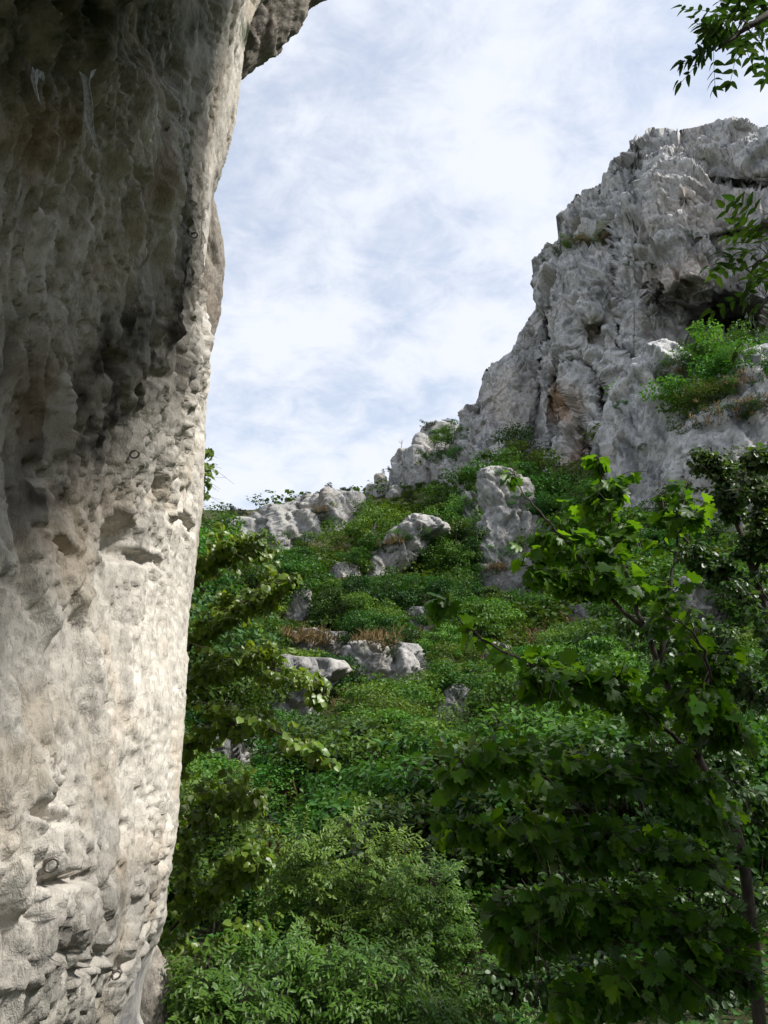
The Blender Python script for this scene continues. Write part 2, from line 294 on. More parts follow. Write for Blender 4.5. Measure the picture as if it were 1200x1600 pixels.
    me = mesh_np('near_cliff', P, grid_faces(*P.shape[:2]), 4, M_NEAR)
    for nme, v in (('dark_zone', dark_zone), ('ochre', ochre), ('moss', moss), ('grey', gro), ('pale', pale)): vattr(me, nme, v)
    rock_attrs(me, P, .16, 900)
    o = link('near_cliff', me); tag(o, 'tall pale limestone wall with dark streaked overhang close on the left', kind='structure')
    return o, P, px, py
NEAR, NEAR_P, NEAR_PX, NEAR_PY = near_cliff()
def near_point(x, y):              # the wall's surface point seen at a pixel
    ppx, ppy, f = proj(NEAR_P); dd = (ppx-x)**2+(ppy-y)**2; dd[f < .3] = 1e9; dd[NEAR_P[..., 1] > 5.2] = 1e9
    j, i = np.unravel_index(np.argmin(dd), dd.shape); n = grid_normals(NEAR_P[max(j-6, 0):j+7, max(i-6, 0):i+7]).mean((0, 1)); n /= np.linalg.norm(n)
    if np.dot(n, CAM-NEAR_P[j, i]) < 0: n = -n
    return NEAR_P[j, i], n

# a rounded rock body lofted through rows of (py, left px, right px) at forward distance Y
def loft_rock(name, rows, Y, mat, seed, parent=None, nphi=96, nz=110, thick=.75, amp=1.0, unit=None, back=0.0, lean=.2, bury=.35):
    rows = sorted(rows); h = rows[-1][0]-rows[0][0]; g = (rows[-1][2]-rows[-1][1])*.06; rows.append((rows[-1][0]+bury*h, rows[-1][1]-g, rows[-1][2]+g)); pys = np.array([r[0] for r in rows], float); tt = np.linspace(pys[0], pys[-1], nz)
    L = np.interp(tt, pys, [r[1] for r in rows]); Rr = np.interp(tt, pys, [r[2] for r in rows])
    Yr = Y+back*(pys[-1]-tt)/max(pys[-1]-pys[0], 1)
    A = at(L, tt, Yr); B = at(Rr, tt, Yr); xc = (A[:, 0]+B[:, 0])/2; w = np.maximum((B[:, 0]-A[:, 0])/2, .02); z = A[:, 2]
    ph = np.linspace(0, 2*math.pi, nphi, endpoint=False)
    se = lambda c, p: np.sign(c)*np.abs(c)**p
    X = xc[:, None]+w[:, None]*se(np.cos(ph), .8)[None]; Yg = Yr[:, None]-w[:, None]*thick*se(np.sin(ph), .8)[None]; Zg = z[:, None]+0*X
    P = np.stack((X, Yg, Zg), -1); W = float(np.median(w)); u = unit or W
    N = np.stack((np.cos(ph)[None]+0*X, -np.sin(ph)[None]*1.1+0*X, .25+0*X), -1); N /= np.linalg.norm(N, axis=-1, keepdims=True)
    d = amp*crag_disp(P, u, seed, lean)-.06*u*amp
    edge = np.minimum(1, np.minimum(np.arange(nz), nz)/6.0)[:, None]; P = P+N*(d*(.35+.65*edge))[..., None]
    top = P[0].mean(0); bot = P[-1].mean(0)
    V = np.concatenate((P.reshape(-1, 3), [top, bot])); n = nz*nphi
    F = grid_faces(nz, nphi, True)
    i = np.arange(nphi); i2 = (i+1) % nphi
    capT = np.stack((np.full(nphi, n), i2, i, i), -1); capB = np.stack((np.full(nphi, n+1), (nz-1)*nphi+i, (nz-1)*nphi+i2, (nz-1)*nphi+i2), -1)
    tri = np.concatenate((F[:, [0, 1, 2]], F[:, [0, 2, 3]], capT[:, :3], capB[:, :3]))
    me = mesh_np(name, V, tri, 3, mat); rock_attrs(me, V, mat['unit'], seed+40, lean); o = link(name, me, parent); return o

# blocks of the same wall that show behind its edge
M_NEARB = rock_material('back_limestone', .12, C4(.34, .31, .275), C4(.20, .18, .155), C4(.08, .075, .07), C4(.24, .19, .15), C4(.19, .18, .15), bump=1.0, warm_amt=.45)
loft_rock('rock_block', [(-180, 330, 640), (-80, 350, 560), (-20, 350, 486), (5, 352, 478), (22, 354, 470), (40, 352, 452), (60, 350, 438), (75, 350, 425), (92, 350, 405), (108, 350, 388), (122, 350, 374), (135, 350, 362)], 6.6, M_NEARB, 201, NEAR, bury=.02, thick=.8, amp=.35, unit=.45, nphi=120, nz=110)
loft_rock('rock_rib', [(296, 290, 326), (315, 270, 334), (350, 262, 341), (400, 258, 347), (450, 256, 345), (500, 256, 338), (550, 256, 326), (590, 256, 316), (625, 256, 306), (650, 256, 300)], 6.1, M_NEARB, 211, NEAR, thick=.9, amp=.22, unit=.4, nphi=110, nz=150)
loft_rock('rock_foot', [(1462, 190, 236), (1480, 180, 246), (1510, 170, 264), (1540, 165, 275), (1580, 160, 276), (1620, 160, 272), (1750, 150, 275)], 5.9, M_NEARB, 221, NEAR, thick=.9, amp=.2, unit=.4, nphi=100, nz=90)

# ------------------------------------------------------------------ the big cliff on the right
TOP = [(690, 735), (712, 700), (724, 664), (735, 648), (748, 622), (760, 578), (800, 548), (822, 505), (838, 482), (846, 418), (862, 392), (880, 374), (881, 338), (905, 312), (945, 297), (962, 268), (978, 258), (992, 238), (989, 214), (1012, 201), (1060, 206), (1098, 196), (1125, 187), (1165, 196), (1200, 207), (1260, 215), (1340, 260), (1420, 330)]
BOT = [(690, 790), (760, 830), (850, 840), (960, 860), (1050, 900), (1200, 950), (1420, 1000)]
def far_cliff():
    nx, ny = 480, 420
    cols = np.linspace(700, 1400, nx); s = np.linspace(0, 1, ny)
    top = interp(TOP, cols); bot = interp(BOT, cols)
    px = np.broadcast_to(cols, (ny, nx)); py = top[None]+(bot-top)[None]*s[:, None]
    D = np.interp(px, [700, 745, 850, 960, 1050, 1200, 1400], [172, 163, 144, 126, 116, 103, 92])
    D = D+14*(1-s[:, None])**1.4                                       # the face leans back
    wob = at(px, py, D); wx = px+9*fbm(wob/9, 3, 401); wy = py+9*fbm(wob/9, 3, 402)
    def F(cx, cy, rx, ry, an, dep, soft=.4): return dep*ell(wx, wy, cx, cy, rx, ry, an, soft)
    D = D+F(1145, 505, 66, 46, -8, 17, .3)+F(1075, 490, 40, 46, 30, 5)+F(1160, 520, 40, 26, 0, 6)      # cave
    D = D+F(959, 400, 5, 62, -3, 7, .5)+F(966, 520, 5, 80, -6, 3)                                      # vertical crack
    D = D+F(1075, 325, 16, 12, 0, 3)+F(1030, 465, 9, 24, -15, 4)                                       # niches
    D = D+F(874, 595, 10, 16, 10, 5)+F(880, 632, 30, 20, 10, 3)+F(862, 660, 6, 80, 0, 4)               # alcove
    D = D+F(925, 520, 20, 22, 25, 4)+F(940, 600, 12, 46, -38, 7)+F(965, 660, 14, 44, -35, 8)           # diagonal groove
    D = D+F(950, 690, 12, 60, 5, 9)+F(912, 665, 8, 60, -22, 4)
    D = D-F(905, 470, 40, 80, 8, 6)-F(1045, 380, 75, 110, 0, 7)-F(800, 640, 34, 70, 5, 3)-F(925, 640, 20, 60, -30, 3)
    D = D+F(848, 560, 6, 80, 6, 4)+F(840, 690, 10, 50, -4, 4)+F(930, 380, 46, 8, -6, 5)+F(1170, 290, 60, 6, 10, 3)+F(1150, 365, 60, 6, -12, 3)+F(1010, 290, 5, 60, -12, 2)
    D = D-F(1170, 330, 50, 30, -10, 4)-F(1180, 250, 50, 26, 10, 4)
    P = at(px, py, D)
    # top rolls over backwards so that the mass is solid from behind too
    roll = []
    for k in range(1, 13):
        q = P[0].copy(); a = k/12; q[:, 1] += 45*a**1.5; q[:, 0] += 10*a; q[:, 2] += 3*math.sin(a*2)-16*a*a; roll.append(q)
    P = np.concatenate((np.array(roll[::-1]), P)); k0 = len(roll)
    wx = np.concatenate((np.repeat(wx[:1], k0, 0), wx)); wy = np.concatenate((np.repeat(wy[:1], k0, 0), wy))
    N = grid_normals(P); N = np.where((N*(CAM-P)).sum(-1, keepdims=True) < 0, -N, N)
    N = N+np.array([-.35, -1.0, .1]); N /= np.linalg.norm(N, axis=-1, keepdims=True)
    disp = 1.0*crag_disp(P, 11.0, 421, .30, .5)+.25*crag_disp(P, 4.5, 455, .45, .8)
    disp[:k0+6] *= np.linspace(.3, 1, k0+6)[:, None]
    sm = ell(wx, wy, 800, 650, 50, 80, 0, .6); disp = disp*(1-.45*sm)
    P = P+N*disp[..., None]
    me = mesh_np('far_cliff', P, grid_faces(*P.shape[:2]), 4, M_FAR)
    e = lambda *a: ell(wx, wy, *a)
    ochre = np.clip(e(884, 635, 26, 26, 0, .7)*.9+e(905, 730, 24, 40, 0, .7)*.6+e(925, 520, 16, 22, 0, .7)*.5+e(1060, 430, 50, 30, -15, .8)*.4+e(1120, 330, 70, 40, 0, .9)*.25+e(790, 625, 30, 40, 0, .8)*.25, 0, 1)
    dark_zone = np.clip(e(1110, 500, 90, 60, -10, .5)*.8+e(825, 610, 16, 90, 6, .7)*.5+e(955, 650, 14, 60, -25, .7)*.4+e(1000, 350, 8, 90, -10, .9)*.3, 0, 1)  # darker over the cave, a groove and two tall strips
    grass = np.clip(e(905, 376, 28, 8, -10, .6)+e(950, 372, 10, 16, 0, .6)+e(1110, 250, 20, 6, 0, .6)*.6+e(870, 400, 10, 14, 0, .6)*.6, 0, 1)
    for nme, v in (('dark_zone', dark_zone), ('ochre', ochre), ('grass', grass)): vattr(me, nme, v)
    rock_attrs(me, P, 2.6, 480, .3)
    return tag(link('far_cliff', me), 'huge grey limestone cliff with dark cave rising on the right', kind='structure'), P
FAR, FAR_P = far_cliff()

# buttress below the cave, with its ledge
M_BUT = M_FAR
CLEARY = []
def crag(name, label, rows, Y, seed, cat='crag', **k):
    if Y is None:                  # stands where its foot meets the slope
        lo, hi = rows[0][0], rows[-1][0]; bx = [r for r in rows if r[0] >= lo+.6*(hi-lo)]; Y = ground_Y(np.mean([(q[1]+q[2])/2 for q in bx]), lo+.8*(hi-lo))+.5; CLEARY.append((min(q[1] for q in rows), max(q[2] for q in rows), lo, lo+.75*(hi-lo), Y))
    o = loft_rock(name, rows, Y, k.pop('mat', M_CRAG), seed, **k); return tag(o, label, cat)
crag('rock_buttress', 'grey rounded rock buttress standing in front of the cliff below the cave', [(540, 1020, 1052), (556, 1000, 1068), (580, 975, 1085), (610, 958, 1100), (650, 948, 1120), (700, 944, 1150), (760, 950, 1160), (840, 950, 1180), (930, 930, 1200)], 104, 301, mat=M_FAR, amp=.85, unit=6, nphi=170, nz=170, thick=.8)
crag('rock_buttress', 'broken ledge rock with dry grass at the right edge under the cave', [(560, 1150, 1260), (585, 1130, 1290), (620, 1105, 1300), (660, 1080, 1310), (720, 1060, 1320), (800, 1050, 1330), (900, 1040, 1340)], 92, 305, mat=M_FAR, amp=.9, unit=5, nphi=150, nz=130, thick=.7)
crag('rock_pillar', 'tall pale rock pillar at the foot of the cliff, split by ledges', [(733, 760, 792), (742, 752, 812), (760, 750, 822), (785, 752, 830), (800, 762, 828), (815, 756, 838), (840, 752, 840), (870, 750, 834), (900, 744, 832), (925, 742, 822), (945, 741, 806), (975, 740, 800)], None, 311, amp=1.0, unit=3.6, nphi=130, nz=160, thick=.9)
crag('rock_pillar', 'short rock stump left of the tall pillar, half hidden by leaves', [(770, 722, 742), (785, 718, 748), (805, 719, 748), (830, 722, 746)], 118, 313, amp=.9, unit=2.5, nphi=110, nz=90)
crag('rock_pillar', 'slim rock rib leaning on the cliff above the short stump', [(690, 716, 730), (715, 714, 744), (750, 716, 748), (775, 722, 740)], 140, 314, amp=.8, unit=3, nphi=110, nz=100)
crag('rock_pinnacle', 'split pale pinnacle standing alone in the middle of the wooded slope', [(806, 640, 660), (812, 632, 672), (822, 628, 692), (830, 612, 695), (842, 600, 668), (860, 590, 660), (880, 584, 645), (900, 582, 622), (925, 584, 612)], None, 321, amp=1.0, unit=3.6, nphi=130, nz=110, thick=.8)

# distant ridge with towers
ridge = link('rock_ridge', None); tag(ridge, 'stepped skyline ridge of rounded grey rock towers left of the big cliff', 'crag')
for k, (rows, Y) in enumerate([
    ([(758, 574, 586), (768, 572, 590), (785, 570, 594), (800, 570, 596)], 205), ([(742, 588, 600), (752, 583, 606), (775, 582, 610), (805, 582, 612)], 203),
    ([(728, 614, 630), (738, 610, 634), (760, 606, 636), (800, 602, 640)], 200), ([(704, 622, 640), (716, 618, 646), (740, 616, 650), (795, 614, 652)], 204),
    ([(698, 640, 656), (704, 634, 672), (725, 632, 676), (760, 632, 680), (790, 630, 682)], 198), ([(680, 650, 664), (690, 646, 676), (710, 644, 684), (760, 642, 690)], 206),
    ([(694, 684, 696), (706, 676, 704), (735, 670, 712), (785, 666, 718)], 196), ([(664, 682, 702), (672, 660, 716), (690, 656, 724), (760, 650, 730)], 212), ([(720, 700, 725), (735, 690, 735), (790, 686, 745)], 190),
    ([(640, 724, 736), (652, 718, 742), (670, 716, 748), (720, 712, 756)], 188), ([(752, 640, 650), (765, 636, 652), (800, 634, 656)], 194), ([(760, 612, 622), (772, 606, 628), (800, 604, 632)], 196)]):
    loft_rock('rock_tower', rows, Y, M_CRAG, 501+k*3, ridge, nphi=64, nz=52, amp=.85, unit=4, thick=1.1)
crag('skyline_crag', 'broad pale crag on the skyline with small pines on top', [(770, 518, 532), (776, 490, 545), (784, 470, 552), (794, 446, 556), (804, 430, 560), (815, 398, 560), (830, 388, 562), (850, 384, 560), (880, 380, 556), (920, 380, 550)], 150, 601, amp=1.0, unit=6, nphi=160, nz=120, thick=.6)
crag('skyline_crag', 'low pale crag half hidden behind the leafy tree on the left', [(812, 360, 400), (818, 345, 415), (840, 335, 425), (880, 330, 440), (930, 330, 450)], 146, 605, amp=.4, unit=5, nphi=100, nz=70, thick=.7)
# outcrops that break through the wood
OUT = [([(918, 466, 482), (930, 450, 485), (955, 444, 482), (985, 440, 478)], 92, 'blocky cracked outcrop beside the top of the leafy tree'),
       ([(1005, 560, 600), (1012, 548, 632), (1030, 548, 652), (1052, 550, 660), (1075, 560, 655)], 66, 'wide low grey outcrop in the middle of the wooded slope'),
       ([(1025, 428, 450), (1032, 418, 520), (1050, 416, 530), (1080, 418, 500), (1120, 420, 486), (1150, 424, 480)], 48, 'tall grey outcrop right behind the leafy tree on the left'),
       ([(1128, 345, 372), (1136, 320, 392), (1150, 305, 394), (1175, 300, 390), (1215, 295, 380)], 36, 'grey outcrop seen through the lower branches of the leafy tree'),
       ([(1262, 405, 430), (1268, 392, 478), (1285, 388, 480), (1310, 388, 466), (1340, 390, 450)], 27, 'smooth grey slab above the bright green bushes'),
       ([(950, 640, 668), (956, 634, 676), (972, 634, 680), (990, 640, 676)], 84, 'small pale rock below the pinnacle'),
       ([(1003, 768, 782), (1010, 756, 790), (1024, 752, 792), (1040, 755, 790)], 60, 'small cracked boulder right of the slope centre, above the long maple branch'),
       ([(945, 905, 930), (950, 890, 945), (962, 885, 950), (975, 885, 945)], 72, 'pale rock in dry grass behind the maple'),
       ([(985, 838, 850), (990, 830, 856), (1003, 828, 856)], 66, 'small pale stone in dry grass below the pillar'), ([(894, 760, 790), (905, 755, 800), (930, 750, 830)], 104, 'pale rock shelf at the base of the tall pillar'),
       ([(1070, 700, 724), (1080, 694, 730), (1110, 690, 732), (1140, 690, 728)], 44, 'dark rock face behind a crooked trunk, slope centre'), ([(880, 530, 548), (886, 522, 556), (905, 520, 560)], 104, 'little grey rock among bushes left of the pinnacle'),
       ([(820, 640, 655), (824, 634, 662), (834, 632, 664)], 128, 'little rock above the pinnacle'), ([(905, 1060, 1090), (940, 1040, 1130), (1000, 1030, 1150), (1060, 1020, 1160), (1120, 1010, 1170)], 40, 'pale rock face glimpsed through the dark tree on the right'),
       ([(985, 470, 500), (992, 455, 540), (1010, 450, 545), (1030, 450, 540)], 72, 'long low ledge of grey rock on the left of the slope')]
for k, (rows, Y, lab) in enumerate(OUT):
    Y = None; w = (max(r[2]-r[1] for r in rows))/FPX*70
    crag('rock_outcrop', lab, rows, Y, 701+k*11, cat='rock', amp=1.15, unit=max(w*.42, .5), nphi=76, nz=56, thick=.8)['group'] = 'rocks breaking through the wooded slope'
def terrain():
    ax = np.concatenate((np.linspace(-400, -92, 18), np.linspace(-90, 120, 190), np.linspace(122, 400, 18))); ay = np.concatenate((np.linspace(-200, -14, 14), np.linspace(-12, 240, 210), np.linspace(243, 500, 16)))
    X, Y = np.meshgrid(ax, ay); Z = tz(np.clip(X, -110, 160), np.clip(Y, -40, 270))
    me = mesh_np('hillside', np.stack((X, Y, Z), -1), grid_faces(*X.shape), 4, M_SOIL, True); return tag(link('hillside', me), 'wooded hillside with dry grass and loose stones', kind='structure')
M_SOIL = new_mat('hillside_soil'); _b = NB(M_SOIL); _co = _b.n('ShaderNodeTexCoord').outputs['Object']
_c = _b.mix(_b.rng(_b.noise(_co, .5, 7, .65), .42, .6), C4(.035, .045, .018), C4(.065, .065, .028))
_c = _b.mix(_b.rng(_b.noise(_co, .22, 8, .7, .5), .53, .62), _c, C4(.12, .10, .05))
_c = _b.mix(_b.rng(_b.noise(_co, .35, 8, .75, .8), .60, .68), _c, C4(.30, .29, .27))
_bp = _b.n('ShaderNodeBump', {'Strength': .8, 'Distance': .4, 'Height': _b.noise(_co, 2.2, 8, .7)})
_b.n('ShaderNodeOutputMaterial', {0: _b.n('ShaderNodeBsdfPrincipled', {'Base Color': _c, 'Roughness': .95, 'Specular IOR Level': .1, 'Normal': _bp.outputs[0]}).outputs[0]})
terrain()
bpy.context.view_layer.update(); _dg = bpy.context.evaluated_depsgraph_get()
def hit(px, py):                   # what solid ground or rock lies at that pixel
    d = Vector(ray(px, py).tolist()).normalized(); ok, loc, nrm, *_ = scene.ray_cast(_dg, Vector(CAM.tolist()), d); return np.array(loc) if ok else None
LEDGE = [(900, 384, 22, 'low', 1, 'left end of the grassy ledge high on the big cliff'), (918, 381, 15, 'low', 2, 'middle of the grassy ledge high on the big cliff'), (950, 380, 30, 'airy', 1, 'grassy notch beside the vertical crack of the big cliff'), (870, 404, 18, 'low', 3, 'left skyline shoulder of the big cliff'),
    (1092, 592, 55, 'round', 1, 'ledge just below the cave mouth'), (1068, 600, 46, 'low', 3, 'left end of the ledge below the cave'), (1118, 640, 60, 'airy', 2, 'middle of the ledge below the cave'), (1150, 575, 46, 'airy', 1, 'sill of the dark cave'), (1180, 585, 50, 'low', 2, 'right edge of the picture under the cave'), (1110, 670, 40, 'low', 1, 'lowest step of the ledge below the cave'), (1060, 640, 36, 'airy', 3, 'left brink of the cave ledge'), (1175, 650, 44, 'low', 3, 'right brink of the cave ledge'), (1145, 625, 40, 'airy', 2, 'rock step right of the cave ledge middle'),
    (1108, 254, 10, 'low', 1, 'thin crack near the top of the big cliff'), (1092, 368, 14, 'low', 0, 'niche in the middle of the big cliff'), (988, 410, 10, 'low', 1, 'face right of the vertical crack'), (1016, 420, 10, 'low', 3, 'face left of the cave roof'), (972, 640, 16, 'low', 1, 'crest of the rounded buttress'), (1002, 705, 14, 'low', 1, 'front of the rounded buttress'), (848, 790, 60, 'round', 0, 'gully between the tall pillar and the big cliff'), (825, 800, 40, 'low', 0, 'shelf of the tall pillar'), (800, 742, 22, 'low', 1, 'top of the tall pillar'), (780, 885, 40, 'airy', 1, 'lower shelf of the tall pillar'), (755, 905, 22, 'low', 3, 'left lip of the tall pillar'),
    (732, 765, 34, 'round', 1, 'gap between ridge and big cliff'), (700, 715, 34, 'low', 2, 'grassy shoulder of the skyline ridge, front'), (712, 690, 34, 'low', 2, 'grassy shoulder of the skyline ridge, right'), (690, 690, 26, 'low', 1, 'grassy shoulder of the skyline ridge, left'), (715, 720, 30, 'airy', 1, 'foot of the grassy shoulder beside the big cliff'), (632, 772, 16, 'low', 1, 'cleft between two ridge towers'), (655, 770, 20, 'round', 1, 'foot of the middle ridge tower'), (665, 715, 14, 'low', 1, 'notch of the ridge above its middle tower'),
    (600, 870, 26, 'low', 1, 'front of the split pinnacle'), (655, 842, 24, 'low', 3, 'shoulder of the split pinnacle'), (625, 845, 24, 'low', 1, 'top step of the split pinnacle'), (500, 815, 20, 'low', 3, 'ledge across the skyline crag'), (520, 826, 20, 'low', 1, 'right end of the ledge across the skyline crag'), (455, 850, 26, 'low', 3, 'left foot of the skyline crag'), (875, 770, 40, 'round', 0, 'dark foot of the cliff behind the pillar'),
    (560, 895, 46, 'round', 0, 'bare spot left below the split pinnacle'), (592, 928, 26, 'layer', 1, 'bank right at the foot of the split pinnacle'), (632, 925, 26, 'round', 0, 'bank under the middle of the split pinnacle'), (668, 915, 26, 'layer', 0, 'bank under the right side of the split pinnacle'), (570, 858, 40, 'round', 1, 'slope touching the left flank of the split pinnacle'), (700, 880, 70, 'round', 0, 'hollow between split pinnacle and tall pillar'), (705, 840, 60, 'layer', 1, 'upper hollow between split pinnacle and tall pillar'), (690, 812, 46, 'round', 1, 'slope just above the split pinnacle, right'), (600, 815, 40, 'round', 2, 'slope just above the split pinnacle, left'), (560, 812, 36, 'low', 2, 'right foot of the skyline crag'), (640, 790, 30, 'round', 2, 'foot of the skyline ridge, middle'), (690, 775, 34, 'round', 1, 'foot of the skyline ridge, right'), (720, 935, 60, 'round', 0, 'slope left of the foot of the tall pillar'), (790, 975, 50, 'round', 1, 'slope right under the tall pillar'), (850, 900, 90, 'round', 0, 'slope right of the tall pillar'), (880, 850, 80, 'layer', 0, 'gully right of the tall pillar, upper'), (500, 880, 60, 'round', 1, 'slope below the right half of the skyline crag')]
LEDGE = [(hit(x, y), x, y, hp, k, mi, w) for x, y, hp, k, mi, w in LEDGE]
PINES = [(366, 828, 38, 1, 'flat-topped pine alone on the skyline, leftmost', 148), (412, 814, 16, 2, 'tiny pine on the low crag beside the flat-topped pine', 147), (440, 812, 16, 3, 'small spreading pine between the two skyline crags', 149), (466, 842, 62, 4, 'tall thin-stemmed pine in front of the skyline crag', 148), (452, 812, 28, 5, 'dark squat pine at the left shoulder of the skyline crag', 148.6), (492, 806, 36, 2, 'pine in the cleft of the skyline crag', 148), (478, 786, 16, 3, 'little pine on the highest left block of the skyline crag', 149), (520, 802, 44, 1, 'bushy pine on the right of the skyline crag', 148.5), (540, 798, 36, 4, 'ragged pine at the right end of the skyline crag', 148.6), (452, 884, 46, 5, 'dark conifer below the skyline crag', 120), (500, 795, 28, 5, 'dense pine behind the cleft of the skyline crag', 150.5),
    (672, 684, 28, 3, 'dark pine on the upper edge of the skyline ridge', 206), (702, 668, 18, 2, 'wide low pine at the top of the skyline ridge', 208), (610, 744, 14, 3, 'dark pine on the lower step of the skyline ridge', 202), (598, 742, 10, 5, 'tiny shrub-like pine on the lowest ridge tower', 203), (645, 698, 8, 5, 'tiny pine beside the bare snag on the ridge', 204),
    (964, 270, 14, 3, 'small dark pine on the skyline step of the big cliff', None), (938, 298, 10, 5, 'tiny pine on the left skyline of the big cliff', None), (1046, 206, 10, 5, 'tiny pine on the very top of the big cliff', None), (735, 650, 12, 5, 'dark pine where the ridge meets the big cliff', 186)]
PINES = [((hit(x, y+7) if Yd is None else at(x, y, Yd)), x, y, hp, sd_, lab) for x, y, hp, sd_, lab, Yd in PINES]
GRASSPX = [(hit(x, y), r) for x, y, r in [(1120, 655, 60), (1090, 640, 50), (1150, 600, 40), (1180, 640, 40), (1060, 590, 30), (905, 378, 26), (948, 372, 12), (700, 705, 30), (640, 1000, 40), (590, 1005, 40), (830, 1000, 40), (860, 975, 40), (800, 1010, 30), (480, 1000, 40), (700, 1000, 40), (540, 870, 30), (620, 850, 20), (505, 800, 20), (780, 890, 20), (440, 1262, 40), (560, 1000, 30)]]

_rf = np.random.default_rng(5); FILL = []
for _y in range(800, 1260, 17):
    for _x in range(250, 1200, 21):
        if _rf.random() < (.12 if _y < 900 else .4): continue
        _px, _py = _x+_rf.uniform(-9, 9), _y+_rf.uniform(-8, 8); d = Vector(ray(_px, _py).tolist()).normalized(); ok, loc, nrm, fi, ob, mx = scene.ray_cast(_dg, Vector(CAM.tolist()), d)
        if ok and ob.name == 'hillside': FILL.append((loc.x, loc.y, loc.z, _rf.uniform(14, 28)/FPX*proj(np.array(loc))[2]))
# ------------------------------------------------------------------ leaf and bark materials
def leaf_mat(name, dark, light, trans, tfac=.26, rough=.5, spec=.22, objvar=.35):
    m = new_mat(name); b = NB(m); t = b.n('ShaderNodeAttribute', attribute_name='tint').outputs['Fac']
    oi = b.n('ShaderNodeObjectInfo').outputs['Random']
    c = b.mix(t, dark, light)
    hs = b.n('ShaderNodeHueSaturation', {'Hue': b.rng(oi, 0, 1, .5-.025*objvar/.35, .5+.02*objvar/.35), 'Saturation': 1.0, 'Value': b.rng(b.math('FRACT', b.math('MULTIPLY', oi, 7.31)), 0, 1, 1-objvar, 1+objvar), 'Color': c}).outputs[0]
    tr = b.mix(1.0, hs, trans, 'MULTIPLY')
    p = b.n('ShaderNodeBsdfPrincipled', {'Base Color': hs, 'Roughness': rough, 'Specular IOR Level': spec})
    tl = b.n('ShaderNodeBsdfTranslucent', {'Color': tr})
    mx = b.n('ShaderNodeMixShader', {0: tfac, 1: p.outputs[0], 2: tl.outputs[0]})
    b.n('ShaderNodeOutputMaterial', {0: mx.outputs[0]}); return m
def bark_mat(name, a, c2, sc=30):
    m = new_mat(name); b = NB(m); co = b.n('ShaderNodeTexCoord').outputs['Object']; n = b.noise(b.mapping(co, (sc, sc, sc*.25)), 1.0, 5, .65)
    bp = b.n('ShaderNodeBump', {'Strength': .5, 'Distance': .01, 'Height': n})
    b.n('ShaderNodeOutputMaterial', {0: b.n('ShaderNodeBsdfPrincipled', {'Base Color': b.mix(b.rng(n, .35, .65), a, c2), 'Roughness': .85, 'Normal': bp.outputs[0]}).outputs[0]}); return m
M_BARK = bark_mat('bark', C4(.022, .017, .012), C4(.06, .048, .036)); M_BARKF = bark_mat('far_bark', C4(.06, .05, .04), C4(.13, .11, .09), 6)
YG = C4(1.9, 1.75, .75)
M_SH = [leaf_mat('shrub_dark', C4(.017, .056, .009), C4(.042, .110, .016), YG), leaf_mat('shrub_mid', C4(.030, .090, .012), C4(.070, .158, .022), YG), leaf_mat('shrub_light', C4(.052, .122, .019), C4(.108, .195, .033), YG), leaf_mat('shrub_grey', C4(.028, .066, .020), C4(.062, .112, .034), YG)]
M_PINE = leaf_mat('pine_needles', C4(.018, .036, .018), C4(.040, .065, .032), C4(1.2, 1.2, .8), .15, .6, .2)
M_LIND = leaf_mat('linden_leaf', C4(.075, .165, .015), C4(.175, .285, .032), YG, .45, .38, .5, .2)
M_BRACT = leaf_mat('linden_bract', C4(.22, .27, .07), C4(.34, .36, .12), C4(1.4, 1.35, .9), .4, .5, .3, .2)
M_MAPLE = leaf_mat('maple_leaf', C4(.038, .120, .010), C4(.105, .240, .018), C4(2.1, 1.9, .6), .55, .42, .4, .2)
M_HORN = leaf_mat('small_leaf', C4(.020, .062, .012), C4(.050, .110, .020), YG, .38, .42, .45, .2)
M_ASH = leaf_mat('ash_leaf', C4(.040, .105, .014), C4(.115, .200, .026), YG, .40, .42, .30, .2)
M_OVER = leaf_mat('overhead_leaf', C4(.022, .060, .012), C4(.050, .105, .018), YG, .34, .4, .45, .2)

# ------------------------------------------------------------------ leaf shapes: base at the origin, tip along +Y, upper side +Z
def tmpl(pts, fold=.18, droop=.12, centre=None):
    # fan from a midrib of three points to a symmetric outline
    pts = [(x, y) for x, y in pts]; tip = max(p[1] for p in pts); half = pts; n = len(half)
    V = []; F = []
    rib = [(0, t) for t in (0, centre if centre else tip*.45, tip)]
    for x, y in rib: V.append((x, y, 0))
    for sgn in (1, -1):
        st = len(V)
        for x, y in half: V.append((sgn*x, y, fold*abs(x)))
        ids = list(range(st, st+n)); seq = [0]+ids+[2]
        for a, c in zip(seq[:-1], seq[1:]):
            F.append((1, c, a) if sgn > 0 else (1, a, c))
    V = np.array(V, float); V[:, 2] -= droop*(V[:, 1]/tip)**2*tip
    return V, np.array(F)
T_HEART = tmpl([(.20, -.10), (.42, .05), (.50, .32), (.38, .62), (.16, .86), (.0, 1.0)][:-1]+[(.03, .98)], .15, .18)
T_OVAL = tmpl([(.18, .12), (.27, .42), (.17, .78)], .2, .15)
T_OVATE = tmpl([(.17, .08), (.22, .32), (.13, .66), (.03, .90)], .25, .2)
T_LANCE = tmpl([(.10, .12), (.16, .40), (.09, .76)], .25, .2)
T_MAPLE = tmpl([(.20, -.08), (.44, -.04), (.43, .10), (.60, .16), (.58, .34), (.43, .38), (.40, .48), (.50, .62), (.42, .74), (.25, .68), (.17, .74), (.12, .90)], .10, .16, .22)
T_QUAD = (np.array([(0, 0, 0), (.34, .5, .05), (0, 1, -.1), (-.34, .5, .05)], float), np.array([(0, 1, 2), (0, 2, 3)]))
